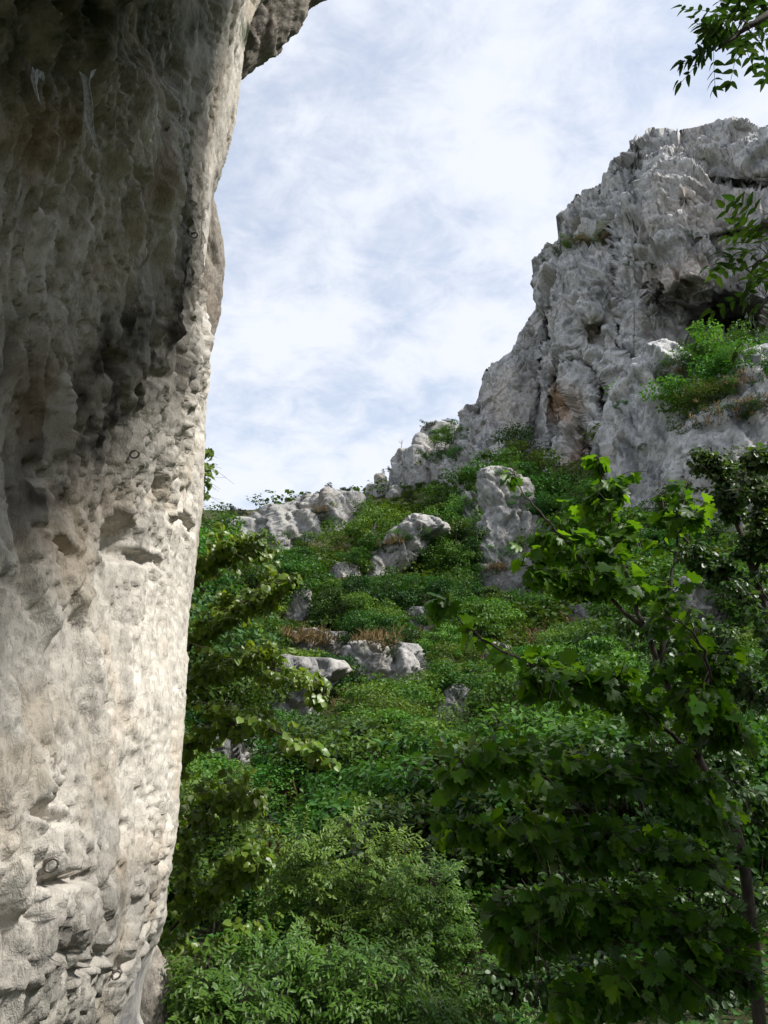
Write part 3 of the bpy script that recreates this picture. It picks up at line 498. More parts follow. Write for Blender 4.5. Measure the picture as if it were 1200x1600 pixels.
T_NEEDLE = (np.array([(-.08, 0, 0), (.08, 0, 0), (.02, 1, .05), (-.02, 1, .05)], float), np.array([(0, 1, 2), (0, 2, 3)]))

def frames(dirs, nrm):
    y = dirs/np.maximum(np.linalg.norm(dirs, axis=-1, keepdims=True), 1e-9); x = np.cross(y, nrm); x /= np.maximum(np.linalg.norm(x, axis=-1, keepdims=True), 1e-9); z = np.cross(x, y)
    return np.stack((x, y, z), -1)            # columns
def leaves(name, T, pos, dirs, nrm, size, tint, mat):
    V, F = T; Fr = frames(dirs, nrm); n = len(pos); rg = np.random.default_rng(n)
    Vn = np.repeat(V[None], n, 0); bend, cup, tw = rg.normal(-.10, .22, n), rg.normal(.0, .35, n), rg.normal(0, .3, n)       # every leaf curls its own way
    Vn[..., 2] += bend[:, None]*V[None, :, 1]**2+cup[:, None]*V[None, :, 0]**2+tw[:, None]*V[None, :, 0]*V[None, :, 1]
    W = np.einsum('nij,nkj->nki', Fr, Vn)*size[:, None, None]+pos[:, None]
    idx = (np.arange(n)[:, None, None]*len(V)+F[None]).reshape(-1, 3)
    me = mesh_np(name, W.reshape(-1, 3), idx, 3, mat); vattr(me, 'tint', np.repeat(tint, len(V))); return me
def tube_mesh(name, lines, mat, sides=5):      # lines: (points, radii)
    Vs, Fs, o = [], [], 0
    for pts, rad in lines:
        pts = np.asarray(pts, float); rad = np.asarray(rad, float); n = len(pts); t = np.gradient(pts, axis=0); t /= np.maximum(np.linalg.norm(t, axis=1, keepdims=True), 1e-9)
        ref = np.where(np.abs(t[:, 2:3]) > .9, np.array([[1., 0, 0]]), np.array([[0, 0, 1.]])); a = np.cross(t, ref); a /= np.maximum(np.linalg.norm(a, axis=1, keepdims=True), 1e-9); b = np.cross(t, a)
        ph = np.linspace(0, 2*math.pi, sides, endpoint=False)
        ring = pts[:, None]+rad[:, None, None]*(np.cos(ph)[None, :, None]*a[:, None]+np.sin(ph)[None, :, None]*b[:, None])
        Vs.append(ring.reshape(-1, 3)); Fs.append(grid_faces(n, sides, True)+o); o += n*sides
    return mesh_np(name, np.concatenate(Vs), np.concatenate(Fs), 4, mat, True)
def curve(pts, n=14, wob=0.0, rng=None):       # smooth line through points
    pts = np.asarray(pts, float); m = len(pts)
    if m == 2: out = pts[0]+(pts[1]-pts[0])*np.linspace(0, 1, n)[:, None]
    else:
        ext = np.vstack((2*pts[0]-pts[1], pts, 2*pts[-1]-pts[-2])); out = []
        per = max(2, n//(m-1))
        for i in range(m-1):
            p0, p1, p2, p3 = ext[i:i+4]
            for t in np.linspace(0, 1, per, endpoint=(i == m-2)): out.append(.5*((2*p1)+(-p0+p2)*t+(2*p0-5*p1+4*p2-p3)*t*t+(-p0+3*p1-3*p2+p3)*t**3))
        out = np.array(out)
    if wob and rng is not None:
        nse = rng.normal(size=out.shape)*wob; nse[0] = 0; out = out+nse
    return out

# ------------------------------------------------------------------ trees and shrubs of the slope, seen from afar
def shrub_proto(kind, seed):
    rng = np.random.default_rng(seed)
    H = 1.0; W = {'round': .55, 'layer': .60, 'airy': .50, 'low': .85, 'tall': .40}[kind]; z0 = {'round': .22, 'layer': .30, 'airy': .25, 'low': .05, 'tall': .2}[kind]
    nc = {'round': 26, 'layer': 26, 'airy': 40, 'low': 26, 'tall': 26}[kind]
    C = []
    while len(C) < nc:
        p = rng.uniform(-1, 1, 3); r = np.linalg.norm(p)
        if r > 1 or r < .45: continue
        z = z0+(1-z0)*(p[2]*.5+.5); wob = 1+.28*math.sin(3*math.atan2(p[1], p[0])+seed)
        C.append((p[0]*W*wob, p[1]*W*wob, z))
    C = np.array(C); pos, dr, nm, sz, ti = [], [], [], [], []
    nl = {'round': 170, 'layer': 170, 'airy': 90, 'low': 160, 'tall': 170}[kind]
    for c in C:
        rad = rng.uniform(.11, .20)*(1.0 if kind != 'airy' else .9); flat = {'layer': .28, 'airy': .8}.get(kind, .6)
        v = rng.normal(size=(nl, 3)); v /= np.linalg.norm(v, axis=1, keepdims=True); v *= rng.uniform(.2, 1, (nl, 1))**.45
        q = c+v*rad*np.array([1.25, 1.25, flat]); pos.append(q)
        out = v*np.array([1, 1, .4])+rng.normal(size=(nl, 3))*.5+np.array([0, 0, -.25]); dr.append(out)
        nm.append(v*.6+np.array([0, 0, 1.0])+rng.normal(size=(nl, 3))*.45); sz.append(rng.uniform(.030, .056, nl)*(1.15 if kind == 'layer' else .85 if kind == 'airy' else 1)); ti.append(np.clip(rng.normal(.42, .22, nl)+rng.normal(0, .28), 0, 1))
    crown = [np.concatenate(a) for a in (pos, dr, nm, sz, ti)]
    lines = []; top = np.array([rng.normal(0, .04), rng.normal(0, .04), .62])
    st = 1 if kind in ('round', 'layer', 'tall') else 3
    for k in range(st):
        base = np.array([rng.normal(0, .03*k), rng.normal(0, .03*k), -.12]); lines.append((curve([base, base*.5+top*.5+rng.normal(size=3)*.04, top], 8), np.linspace(.024, .010, 7)[:len(curve([base, base, top], 8))] if False else np.linspace(.024, .008, len(curve([base, base*.5+top*.5, top], 8)))))
    for c in C[::2]:
        a = top*rng.uniform(.35, .95); pts = curve([a, (a+c)/2+np.array([0, 0, .03]), c], 6); lines.append((pts, np.linspace(.009, .003, len(pts))))
    return crown, lines
PROTO = {}
def proto(kind, seed, mi):
    key = (kind, seed, mi)
    if key not in PROTO:
        c, l = shrub_proto(kind, seed); PROTO[key] = (leaves('crown', T_QUAD, *c, M_SH[mi]), tube_mesh('trunk', l, M_BARKF, 4))
    return PROTO[key]
KINDS = [('round', 1), ('round', 2), ('layer', 3), ('layer', 4), ('airy', 5), ('low', 6), ('tall', 7), ('round', 8), ('airy', 9), ('low', 10)]
def put_shrub(P, h, kind, mi, label, group, rz, name=None, wide=1.0):
    cm, tm = proto(*kind, mi); nm = name or ('shrub' if kind[0] in ('low', 'airy') else 'broadleaf_tree')
    r = link(nm, None); r.location = tuple(P); r.scale = (h*wide, h*wide, h); r.rotation_euler = (0, 0, rz); tag(r, label, 'shrub' if nm == 'shrub' else 'tree', group)
    link('trunk', tm, r); link('crown', cm, r); return r

# what must stay in sight behind the shrubs: (x0, x1, y0, y1, distance)
CLEAR = CLEARY+[(395, 556, 775, 858, 150), (575, 720, 660, 785, 196), (722, 746, 772, 815, 118), (860, 1050, 300, 770, 104), (1060, 1160, 560, 690, 92)]
def blocked(P, h, wide):
    x, y, f = proj(np.array([P[0], P[1], P[2]+h*.55])); rx = FPX*h*.5*wide/f; ry = FPX*h*.45/f
    for x0, x1, y0, y1, Yd in CLEAR:
        if P[1] < Yd-.5:
            ox = min(x+rx, x1)-max(x-rx, x0); oy = min(y+ry, y1)-max(y-ry, y0)
            if ox > .16*min(x1-x0, 2*rx) and oy > .16*min(y1-y0, 2*ry): return True
    return False
def zone(x, y, Y):
    if Y > 135: return 'on the far saddle below the skyline ridge'
    if x < 455: return 'behind the leafy tree by the near wall'
    if x < 600 and Y > 80: return 'on the slope left of the pinnacle'
    if x < 745 and Y > 80: return 'on the slope between pinnacle and tall pillar'
    if x < 745 and Y > 40: return 'in the thicket below the pinnacle'
    if x < 745: return 'at the foot of the slope, picture centre'
    if Y > 80: return 'at the foot of the big cliff'
    return 'on the slope behind the maple'
rngv = np.random.default_rng(12)
spots = []
_N = 22000
_px = rngv.uniform(225, 1240, _N); _Y = 11+(rngv.uniform(0, 1, _N)**1.35)*186; _X = (_px-600)/FPX*_Y*1.02; _Z = tz(_X, _Y); _cell = {}
for k in range(_N):
    Y_, X_, px_, z = _Y[k], _X[k], _px[k], _Z[k]
    if k >= 12000 and Y_ < 60: continue
    if (Y_ > 150 and px_ > 720) or (Y_ > 112 and px_ > 850): continue
    h = (rngv.uniform(4.6, 8.6) if Y_ > 55 else rngv.uniform(4.2, 7.4) if Y_ > 24 else rngv.uniform(1.8, 3.2))*(1 if k < 5000 else .6 if k < 12000 else .34); wide = rngv.uniform(.9, 1.35); mind = h*.50*wide
    P = np.array([X_, Y_, z-.03*h]); x, y, f = proj(P+np.array([0, 0, h*.5]))
    if f < 5 or x < 230 or x > 1235 or y > 1700 or y < 560: continue
    if x < 440 and y < 850: continue
    ci, cj = int(X_//4), int(Y_//4)
    if any((q[0]-X_)**2+(q[1]-Y_)**2 < ((mind+q[3])*.5)**2 for a in (-1, 0, 1) for c in (-1, 0, 1) for q in _cell.get((ci+a, cj+c), ())): continue
    if blocked(P, h, wide): continue
    s_ = (X_, Y_, z, mind, h, wide, x, y); spots.append(s_); _cell.setdefault((ci, cj), []).append(s_)
    if len(spots) >= 1700: break
def zkind(x, y, Y):
    r = rngv.random()
    if 590 < x < 740 and 1090 < y < 1240 and r < .5: return KINDS[[4, 0, 2][int(r*6)]], 2
    if 460 < x < 740 and 860 < y < 1000: return KINDS[[0, 1, 6, 7][int(r*4)]], (0 if rngv.random() < .4 else 1)
    if y < 850: return KINDS[[5, 9, 4, 0][int(r*4)]], (1 if rngv.random() < .5 else 2)
    return KINDS[[0, 1, 0, 3, 7, 7, 1, 6, 4, 5][int(r*10)]], int(rngv.choice([0, 0, 1, 1, 1, 2, 3]))
spots.sort(key=lambda s: -s[4]/s[1])
LM = [(640, 850, 'the split pinnacle'), (790, 840, 'the tall pillar'), (735, 795, 'the short stump'), (480, 820, 'the skyline crag'), (640, 740, 'the skyline ridge'), (465, 950, 'the blocky cracked outcrop'), (605, 1030, 'the wide low outcrop'), (460, 1080, 'the tall outcrop by the linden'), (350, 1155, 'the outcrop behind the linden'), (435, 1285, 'the smooth grey slab'), (655, 965, 'the small pale rock'), (772, 1015, 'the cracked boulder'), (915, 960, 'the pale rock in dry grass'), (842, 995, 'the small pale stone'), (710, 1100, 'the dark rock face'), (1000, 660, 'the rounded buttress'), (500, 1000, 'the long low ledge'), (1095, 1010, 'the rock face on the right'), (545, 1290, 'the yellow-topped ash'), (690, 940, 'the tip of the long maple branch'), (1100, 1200, 'the maple trunk'), (800, 740, 'the topmost maple sprig'), (330, 760, 'the top of the linden'), (500, 1185, 'the lowest linden branch')]
SH = []
for i, (X, Y, z, md, h, wd, x, y) in enumerate(spots[:300]):
    kd, mi = zkind(x, y, Y); lx, ly, ln = min(LM, key=lambda m: math.hypot(m[0]-x, m[1]-y)); dx, dy = x-lx, y-ly
    rel = ('right of' if dx > 0 else 'left of') if abs(dx) > abs(dy) else ('below' if dy > 0 else 'above')
    word = {'round': 'rounded', 'layer': 'tiered', 'airy': 'airy', 'low': 'low spreading', 'tall': 'upright'}[kd[0]]; colr = ['dark green', 'mid green', 'light green', 'greyish green'][mi]
    g_ = 1.18+.32*((i*37) % 10)/10; h *= 1.0 if blocked((X, Y, z), h*g_, wd) else g_; SH.append((f'{word} {colr} {"shrub" if kd[0] in ("low", "airy") else "tree"} {rel} {ln}', x, (X, Y, z-.06*h), h, kd, mi, wd))
SAME = {}
for q in SH: SAME.setdefault(q[0], []).append(q[1])
for lab, x, P, h, kd, mi, wd in SH:
    xs = sorted(SAME[lab]); n = len(xs); k = xs.index(x); pre = ''
    if n > 1: pre = ('leftmost ' if k == 0 else 'rightmost ' if k == n-1 else ['', 'second from left, ', 'third from left, ', 'fourth from left, ', 'fifth from left, ', 'sixth from left, ', 'seventh from left, ', 'eighth from left, ', 'ninth from left, ', 'tenth from left, ', 'eleventh from left, ', 'twelfth from left, '][min(k, 11)])
    put_shrub(P, h, kd, mi, pre+lab, 'shrubs and trees of the wooded slope', rngv.uniform(0, 6.28), wide=wd)
if len(spots) > 300:                     # the smallest ones, past counting
    Vc, Tc, Mi = [], [], []
    c, l = shrub_proto('round', 31); V, F = T_QUAD; Wl = np.einsum('nij,kj->nki', frames(c[1], c[2]), V)*c[3][:, None, None]*3.6+c[0][:, None]; sel = np.arange(0, len(c[0]), 46); Wl = Wl[sel].reshape(-1, 3); tn = np.repeat(c[4][sel], 4); nF = len(sel)
    for (X, Y, z, md, h, wd, x, y) in spots[300:]+[(a, b, c_, 0, h_, 1.15, 0, 0) for a, b, c_, h_ in FILL]:
        if wd == 1.15 and blocked((X, Y, z), h, wd): h *= .4
        a = rngv.uniform(0, 6.28); Rz = np.array([[math.cos(a), -math.sin(a), 0], [math.sin(a), math.cos(a), 0], [0, 0, 1]]); Vc.append(Wl@Rz.T*np.array([h*wd, h*wd, h])+np.array([X, Y, z-.06*h])); Tc.append(np.clip(tn+rngv.normal(0, .25), 0, 1))
    idx = (np.arange(nF)[:, None, None]*4+F[None]).reshape(-1, 3); Fa = np.concatenate([idx+k*len(Wl) for k in range(len(Vc))])
    me = mesh_np('far_shrubs', np.concatenate(Vc), Fa, 3, M_SH[1]); vattr(me, 'tint', np.concatenate(Tc)); tag(link('far_shrubs', me), 'dense mass of small far shrubs covering the upper slope', 'shrubs', kind='stuff')
# ------------------------------------------------------------------ near trees, limb by limb
def limb(pts, r0, r1, rng, wob=.004, n=26):
    p = curve([q if isinstance(q, np.ndarray) else at(*q) for q in pts], n, wob, rng); return p, np.linspace(r0, r1, len(p))
class Sprigs:                      # leaves gathered sprig by sprig
    def __init__(s): s.pos, s.dir, s.nrm, s.size, s.tint = [], [], [], [], []; s.tw = []
    def add(s, p, d, n, z, t): s.pos.append(p); s.dir.append(d); s.nrm.append(n); s.size.append(z); s.tint.append(t)
    def arr(s): return [np.array(a) for a in (s.pos, s.dir, s.nrm, s.size, s.tint)]
def unit(v): return v/max(np.linalg.norm(v), 1e-9)
def grow(root, limbs, blobs, T, mat, size, style, seed, twig_r=.0035, per=7, parts=280, extra=None, tint=.45, up=1.0, face=.0, leafname='leaf', tw_len=.9, open_=None, thick=.8):
    fd = (lambda p: unit(CAM-p)) if open_ is None else (lambda p: np.array(open_))
    rng = np.random.default_rng(seed); S = Sprigs()
    nodes = np.concatenate([p[len(p)//5:] for p, r in limbs])
    order = rng.permutation(len(blobs))
    for px, py, Y, rx, ry, n in blobs:
        c = at(px, py, Y); f = proj(c)[2]; ex, ez = rx/FPX*f, ry/FPX*f; ey = max(ex, ez)*thick
        for _ in range(n):
            v = rng.normal(size=3); v = v/np.linalg.norm(v)*rng.uniform(0, 1)**.45
            p = c+v*np.array([ex, ey, ez])
            d2 = ((nodes-p)**2).sum(1); a = nodes[np.argmin(d2+.35*rng.random(len(nodes))*d2.min()+1e-4)]
            L = np.linalg.norm(p-a)
            if L > tw_len*1.6: a = p+unit(a-p)*tw_len; 
            m = (a+p)/2+rng.normal(size=3)*.06*L+np.array([0, 0, .10*L]); tw = curve([a, m, p], 5); S.tw.append((tw, np.linspace(twig_r, twig_r*.35, len(tw))))
            t = unit(p-m); side = unit(np.cross(t, np.array([0, 0, 1.])+rng.normal(size=3)*.2)); base_t = np.clip(rng.normal(tint, .18), 0, 1)
            if style == 'pinnate':             # compound leaves with paired leaflets
                for q in range(per):
                    o = p+t*rng.uniform(-.10, .03); ax = unit(t*rng.uniform(.1, 1)+side*rng.uniform(-1.1, 1.1)+np.array([0, 0, rng.uniform(-.35, .35)])); Ls = size*rng.uniform(2.3, 3.6); nn = unit(np.array([0, 0, up])+rng.normal(size=3)*.35+fd(p)*face); sd = unit(np.cross(ax, nn)); S.tw.append((curve([o, o+ax*Ls*.5, o+ax*Ls+np.array([0, 0, -.12*Ls])], 4), np.full(4, .0011)))
                    for k in range(4):
                        b = o+ax*Ls*(.30+.22*k)+np.array([0, 0, -.12*Ls*(.3+.22*k)**2])
                        for sg in (-1, 1): S.add(b, unit(ax*.55+sd*sg+rng.normal(size=3)*.12), nn+rng.normal(size=3)*.15, size*rng.uniform(.75, 1.1), np.clip(base_t+rng.normal(0, .15), 0, 1))
                    S.add(o+ax*Ls, unit(ax+np.array([0, 0, -.2])), nn, size*1.05, base_t)
            else:
                for q in range(per):
                    u = rng.uniform(.25, 1.0)**.7; o = tw[int(u*(len(tw)-1))]; sg = -1 if q % 2 else 1
                    d = unit(t*.5+side*sg*rng.uniform(.4, 1)+rng.normal(size=3)*.35+np.array([0, 0, -.25])); st = size*rng.uniform(.25, .7) if style == 'maple' else size*.35
                    b = o+d*st
                    if style == 'maple': S.tw.append((np.array([o, (o+b)/2+np.array([0, 0, .15*st]), b]), np.array([.0013, .0011, .0009])))
                    n_ = unit(np.array([0, 0, up])+rng.normal(size=3)*.5+fd(p)*face)
                    S.add(b, unit(d+np.array([0, 0, -.35])+rng.normal(size=3)*.15), n_, size*rng.uniform(.5, 1.15), np.clip(base_t+rng.normal(0, .2), 0, 1))
                    if extra and rng.random() < extra[1]:
                        e = extra[0]; e.add(o+rng.normal(size=3)*.02, unit(rng.normal(size=3)*.6+np.array([0, 0, -1.0])), unit(CAM-p)+rng.normal(size=3)*.6, size*rng.uniform(.55, .95), rng.random())
    pos, dr, nm, sz, ti = S.arr()
    x, y, f = proj(pos); vis = (x > -20) & (x < 1220) & (y > -20) & (y < 1620); app = np.where(vis, sz/np.maximum(f, .1), 0)
    big = np.argsort(-app)[:parts] if parts else np.array([], int); rest = np.setdiff1d(np.arange(len(pos)), big)
    if len(rest): 
        o = link('foliage', leaves('foliage', T, pos[rest], dr[rest], nm[rest], sz[rest], ti[rest], mat), root); o['kind'] = 'stuff'
    if len(big):
        V, F = T; protos = []
        for k in range(6):
            Vk = V.copy(); Vk[:, 2] += (.05*k-.12)*V[:, 1]**2+.05*np.sin(k+V[:, 0]*4); me = mesh_np('leaf', Vk, F, 3, mat); vattr(me, 'tint', np.full(len(V), .12+.15*k)); protos.append(me)
        Fr = frames(dr[big], nm[big])
        for j, i in enumerate(big):
            o = link(leafname, protos[min(5, int(ti[i]*6))], root); M = np.eye(4); M[:3, :3] = Fr[j]*sz[i]; M[:3, 3] = pos[i]; o.matrix_local = Matrix(M.tolist())
    o = link('twigs', tube_mesh('twigs', S.tw, M_BARK, 3), root); o['kind'] = 'stuff'
    return S
def near_tree(name, label, cat, trunk, branches, seed):
    rng = np.random.default_rng(seed); root = link(name, None); tag(root, label, cat); L = []
    if trunk: t = limb(trunk[0], trunk[1], trunk[2], rng); L.append(t); link('trunk', tube_mesh('trunk', [t], M_BARK, 9), root)
    for pts, r0, r1 in branches:
        b = limb(pts, r0, r1, rng); L.append(b); link('branch', tube_mesh('branch', [b], M_BARK, 7), root)
    return root, L

# --- linden behind the wall
lin, LL = near_tree('linden_tree', 'leafy linden with yellow-green bracts growing out behind the near wall', 'tree',
    ([(150, 1900, 8.2), (185, 1500, 8.0), (215, 1200, 7.6), (235, 950, 7.4), (280, 800, 7.3), (318, 705, 7.2)], .09, .008),
    [([(215, 1150, 7.6), (262, 1080, 7.3), (300, 1005, 7.1), (345, 965, 6.9), (400, 932, 6.7), (455, 905, 6.5)], .032, .004), ([(205, 1210, 7.6), (262, 1112, 7.2), (330, 1052, 7.0), (400, 1042, 6.7), (470, 1062, 6.4), (515, 1090, 6.3)], .034, .004),
     ([(200, 1300, 7.7), (262, 1190, 7.1), (330, 1140, 6.9), (390, 1128, 6.6), (450, 1152, 6.3), (515, 1185, 6.1)], .030, .004), ([(190, 1380, 7.8), (262, 1288, 7.1), (290, 1330, 7.0), (292, 1390, 6.9)], .016, .004), ([(190, 1420, 7.9), (262, 1330, 7.3), (330, 1260, 7.0), (390, 1240, 6.7)], .024, .004),
     ([(230, 1000, 7.5), (300, 900, 7.2), (350, 858, 7.0), (395, 842, 6.9)], .022, .004), ([(180, 1560, 7.9), (270, 1450, 7.4), (340, 1380, 7.0), (400, 1350, 6.8)], .022, .004), ([(180, 1700, 7.9), (270, 1580, 7.2), (330, 1520, 6.9), (360, 1480, 6.8)], .02, .004)], 41)
BR = Sprigs()
grow(lin, LL, [(332, 715, 7.2, 12.2976, 20.02, 4), (340, 762, 7.2, 27.328, 40.04, 18), (332, 800, 7.2, 16.3968, 20.02, 6), (355, 855, 7.1, 57.3888, 40.04, 40), (410, 885, 6.9, 71.0528, 42.9, 52), (452, 908, 6.6, 35.5264, 28.6, 18), (335, 930, 7.1, 61.488, 60.06, 52), (400, 955, 6.9, 68.32, 51.48, 48), (340, 1010, 7, 65.5872, 60.06, 52), (405, 1020, 6.8, 61.488, 40.04, 31), (465, 1066, 6.5, 65.5872, 31.46, 28), (508, 1085, 6.4, 27.328, 28.6, 13), (335, 1085, 7, 68.32, 57.2, 48), (400, 1105, 6.8, 61.488, 34.32, 28), (325, 1170, 7, 65.5872, 57.2, 48), (410, 1142, 6.6, 68.32, 25.74, 24), (480, 1172, 6.2, 57.3888, 25.74, 24), (508, 1196, 6.1, 21.8624, 28.6, 9), (325, 1255, 7, 68.32, 57.2, 52), (378, 1225, 6.8, 35.5264, 48.62, 18), (320, 1335, 7, 65.5872, 57.2, 52), (385, 1330, 6.9, 51.9232, 54.34, 31), (310, 1415, 7.1, 60.1216, 57.2, 48), (380, 1400, 7, 49.1904, 48.62, 25), (295, 1500, 7.2, 43.7248, 71.5, 37), (340, 1550, 7, 54.656, 57.2, 31), (290, 1590, 7.2, 54.656, 42.9, 24), (234, 1000, 7.7, 54.656, 214.5, 24), (224, 1300, 7.8, 54.656, 214.5, 24), (425, 960, 6.7, 30, 30, 14), (420, 1000, 6.7, 36, 24, 14), (410, 1270, 6.6, 34, 30, 16), (400, 1310, 6.7, 40, 30, 18), (415, 1360, 6.7, 36, 30, 16), (400, 1430, 6.9, 36, 40, 18), (350, 1470, 7.0, 40, 40, 18), (490, 1110, 6.3, 24, 18, 8)],
     T_HEART, M_LIND, .066, 'alt', 42, per=7, thick=1.6, extra=(BR, .22), tint=.5, face=1.0, open_=(.75, -.75, .2))
o = link('bracts', leaves('bracts', T_LANCE, *BR.arr(), M_BRACT), lin); o['kind'] = 'stuff'

# --- maple on the right
map_, ML = near_tree('maple_tree', 'maple with large lobed leaves, bright at its top and dark below, on the right', 'tree',
    ([(1215, 1900, 3.9), (1185, 1560, 3.9), (1160, 1330, 3.8), (1092, 1185, 3.75), (1030, 1040, 3.75), (985, 920, 3.8), (955, 820, 3.85), (935, 715, 3.9)], .032, .004),
    [([(1092, 1185, 3.75), (1000, 1110, 3.6), (900, 1068, 3.5), (820, 1035, 3.4), (755, 1000, 3.35), (715, 965, 3.3), (690, 932, 3.3)], .012, .002), ([(1010, 985, 3.75), (950, 930, 3.7), (905, 870, 3.7), (868, 828, 3.75), (835, 790, 3.8), (812, 765, 3.85), (801, 730, 3.9)], .011, .002),
     ([(1030, 1040, 3.75), (1046, 930, 3.8), (1060, 830, 3.9), (1075, 745, 4.0)], .013, .003), ([(1160, 1330, 3.8), (1060, 1215, 3.6), (950, 1208, 3.6), (820, 1200, 3.5), (705, 1192, 3.5)], .009, .002), ([(1180, 1420, 3.9), (1020, 1325, 3.7), (860, 1310, 3.6), (720, 1290, 3.6), (650, 1285, 3.6)], .009, .002),
     ([(1185, 1560, 3.9), (1020, 1450, 3.7), (860, 1430, 3.6), (780, 1440, 3.6)], .008, .002), ([(985, 920, 3.8), (900, 905, 3.7), (840, 890, 3.7), (810, 880, 3.7)], .008, .002), ([(1092, 1185, 3.75), (1110, 1080, 3.3), (1090, 1000, 3.0), (1040, 960, 2.8)], .011, .002), ([(1185, 1560, 3.9), (1120, 1500, 3.7), (1000, 1540, 3.6), (900, 1580, 3.6)], .008, .002)], 51)
grow(map_, ML, [(800, 735, 3.90, 17.28, 19.8, 2), (935, 722, 3.90, 23.76, 17.6, 4), (985, 765, 3.90, 45.36, 28.6, 13), (915, 790, 3.85, 48.6, 37.4, 15), (850, 850, 3.80, 43.2, 28.6, 15), (955, 845, 3.80, 64.8, 44, 23), (1060, 800, 3.95, 54, 44, 16), (880, 915, 3.70, 64.8, 30.8, 18), (1000, 920, 3.70, 75.6, 39.6, 23), (700, 945, 3.30, 25.92, 15.4, 4), (745, 990, 3.35, 28.08, 15.4, 2), (790, 1035, 3.40, 54, 22, 4), (880, 1045, 3.50, 64.8, 28.6, 14), (970, 1060, 3.50, 75.6, 39.6, 24), (860, 1110, 3.30, 64.8, 28.6, 14), (1050, 1120, 3.40, 75.6, 48.4, 28), (1050, 960, 3.37, 54, 33, 10), (1110, 1020, 3.45, 64.8, 44, 20), (780, 1180, 3.49, 75.6, 24.2, 16), (900, 1195, 3.53, 86.4, 28.6, 22), (1010, 1210, 3.30, 86.4, 39.6, 28), (1130, 1200, 3.30, 64.8, 55, 24), (700, 1230, 3.45, 54, 26.4, 10), (860, 1290, 3.49, 108, 37.4, 28), (1010, 1310, 3.49, 108, 50.6, 36), (720, 1300, 3.45, 64.8, 28.6, 12), (1130, 1330, 3.53, 75.6, 66, 32), (920, 1390, 3.41, 118.8, 44, 36), (760, 1430, 3.35, 54, 33, 12), (1080, 1430, 3.41, 108, 55, 45), (880, 1480, 3.33, 97.2, 44, 24), (1000, 1540, 3.29, 118.8, 55, 40), (1150, 1540, 3.41, 86.4, 66, 36), (1165, 1400, 3.40, 50, 70, 16), (1175, 1500, 3.40, 50, 60, 16), (860, 1570, 3.25, 64.8, 33, 12)],
     T_MAPLE, M_MAPLE, .074, 'maple', 52, per=6, tint=.45, face=.22, open_=(.2, -1, .2), thick=1.5, parts=300, tw_len=.45)

# --- small-leaved dark tree behind it
horn, HL = near_tree('hornbeam_tree', 'dark dense small-leaved tree filling the right edge behind the maple', 'tree',
    ([(1330, 1900, 6.6), (1290, 1400, 6.5), (1240, 1100, 6.4), (1180, 900, 6.4), (1130, 760, 6.5), (1110, 700, 6.5)], .07, .008),
    [([(1250, 1150, 6.4), (1150, 1050, 6.2), (1060, 980, 6.0), (980, 960, 5.9)], .022, .004), ([(1200, 960, 6.4), (1110, 880, 6.2), (1050, 820, 6.1), (1030, 770, 6.1)], .018, .004), ([(1180, 900, 6.4), (1200, 800, 6.2), (1190, 720, 6.2)], .018, .004), ([(1290, 1350, 6.5), (1180, 1240, 6.0), (1060, 1190, 5.8), (960, 1180, 5.7)], .022, .004), ([(1300, 1500, 6.5), (1150, 1420, 5.8), (1000, 1400, 5.6), (850, 1420, 5.5)], .022, .004), ([(1310, 1650, 6.5), (1150, 1560, 5.8), (950, 1530, 5.5), (800, 1540, 5.4)], .022, .004), ([(1240, 1100, 6.4), (1220, 980, 5.6), (1180, 900, 5.4)], .018, .004)], 61)
grow(horn, HL, [(1105, 722, 6.5, 50, 20, 28), (1175, 715, 6.3, 50, 24, 33), (1140, 780, 6.4, 80, 40, 77), (1060, 800, 6.3, 40, 36, 28), (1180, 860, 6.3, 60, 60, 77), (1100, 880, 6.2, 60, 40, 55), (1170, 970, 6.0, 60, 60, 77), (1060, 960, 6.1, 60, 30, 28), (1160, 1080, 6.1, 70, 60, 105), (1050, 1070, 6.0, 60, 40, 54), (980, 1000, 6.0, 50, 30, 19), (1100, 1180, 5.9, 90, 40, 90), (970, 1180, 5.8, 70, 34, 54), (1150, 1280, 5.9, 80, 60, 105), (1000, 1290, 5.8, 100, 50, 90), (880, 1260, 5.8, 60, 40, 39), (1120, 1400, 5.8, 100, 50, 105), (950, 1400, 5.6, 100, 46, 90), (820, 1400, 5.6, 60, 46, 51), (1100, 1520, 5.7, 110, 50, 105), (920, 1520, 5.5, 110, 50, 105), (780, 1530, 5.5, 70, 46, 60), (1000, 1600, 5.5, 180, 40, 105)],
     T_OVAL, M_HORN, .068, 'alt', 62, per=15, tint=.40, face=.4, parts=120)

grow(horn, HL, [(1105, 724, 6.4, 56, 20, 40), (1175, 718, 6.2, 50, 24, 44), (1150, 770, 6.2, 70, 30, 46), (1185, 820, 6.1, 40, 40, 30)], T_OVAL, M_HORN, .070, 'alt', 66, per=12, tint=.85, face=.5, parts=60)
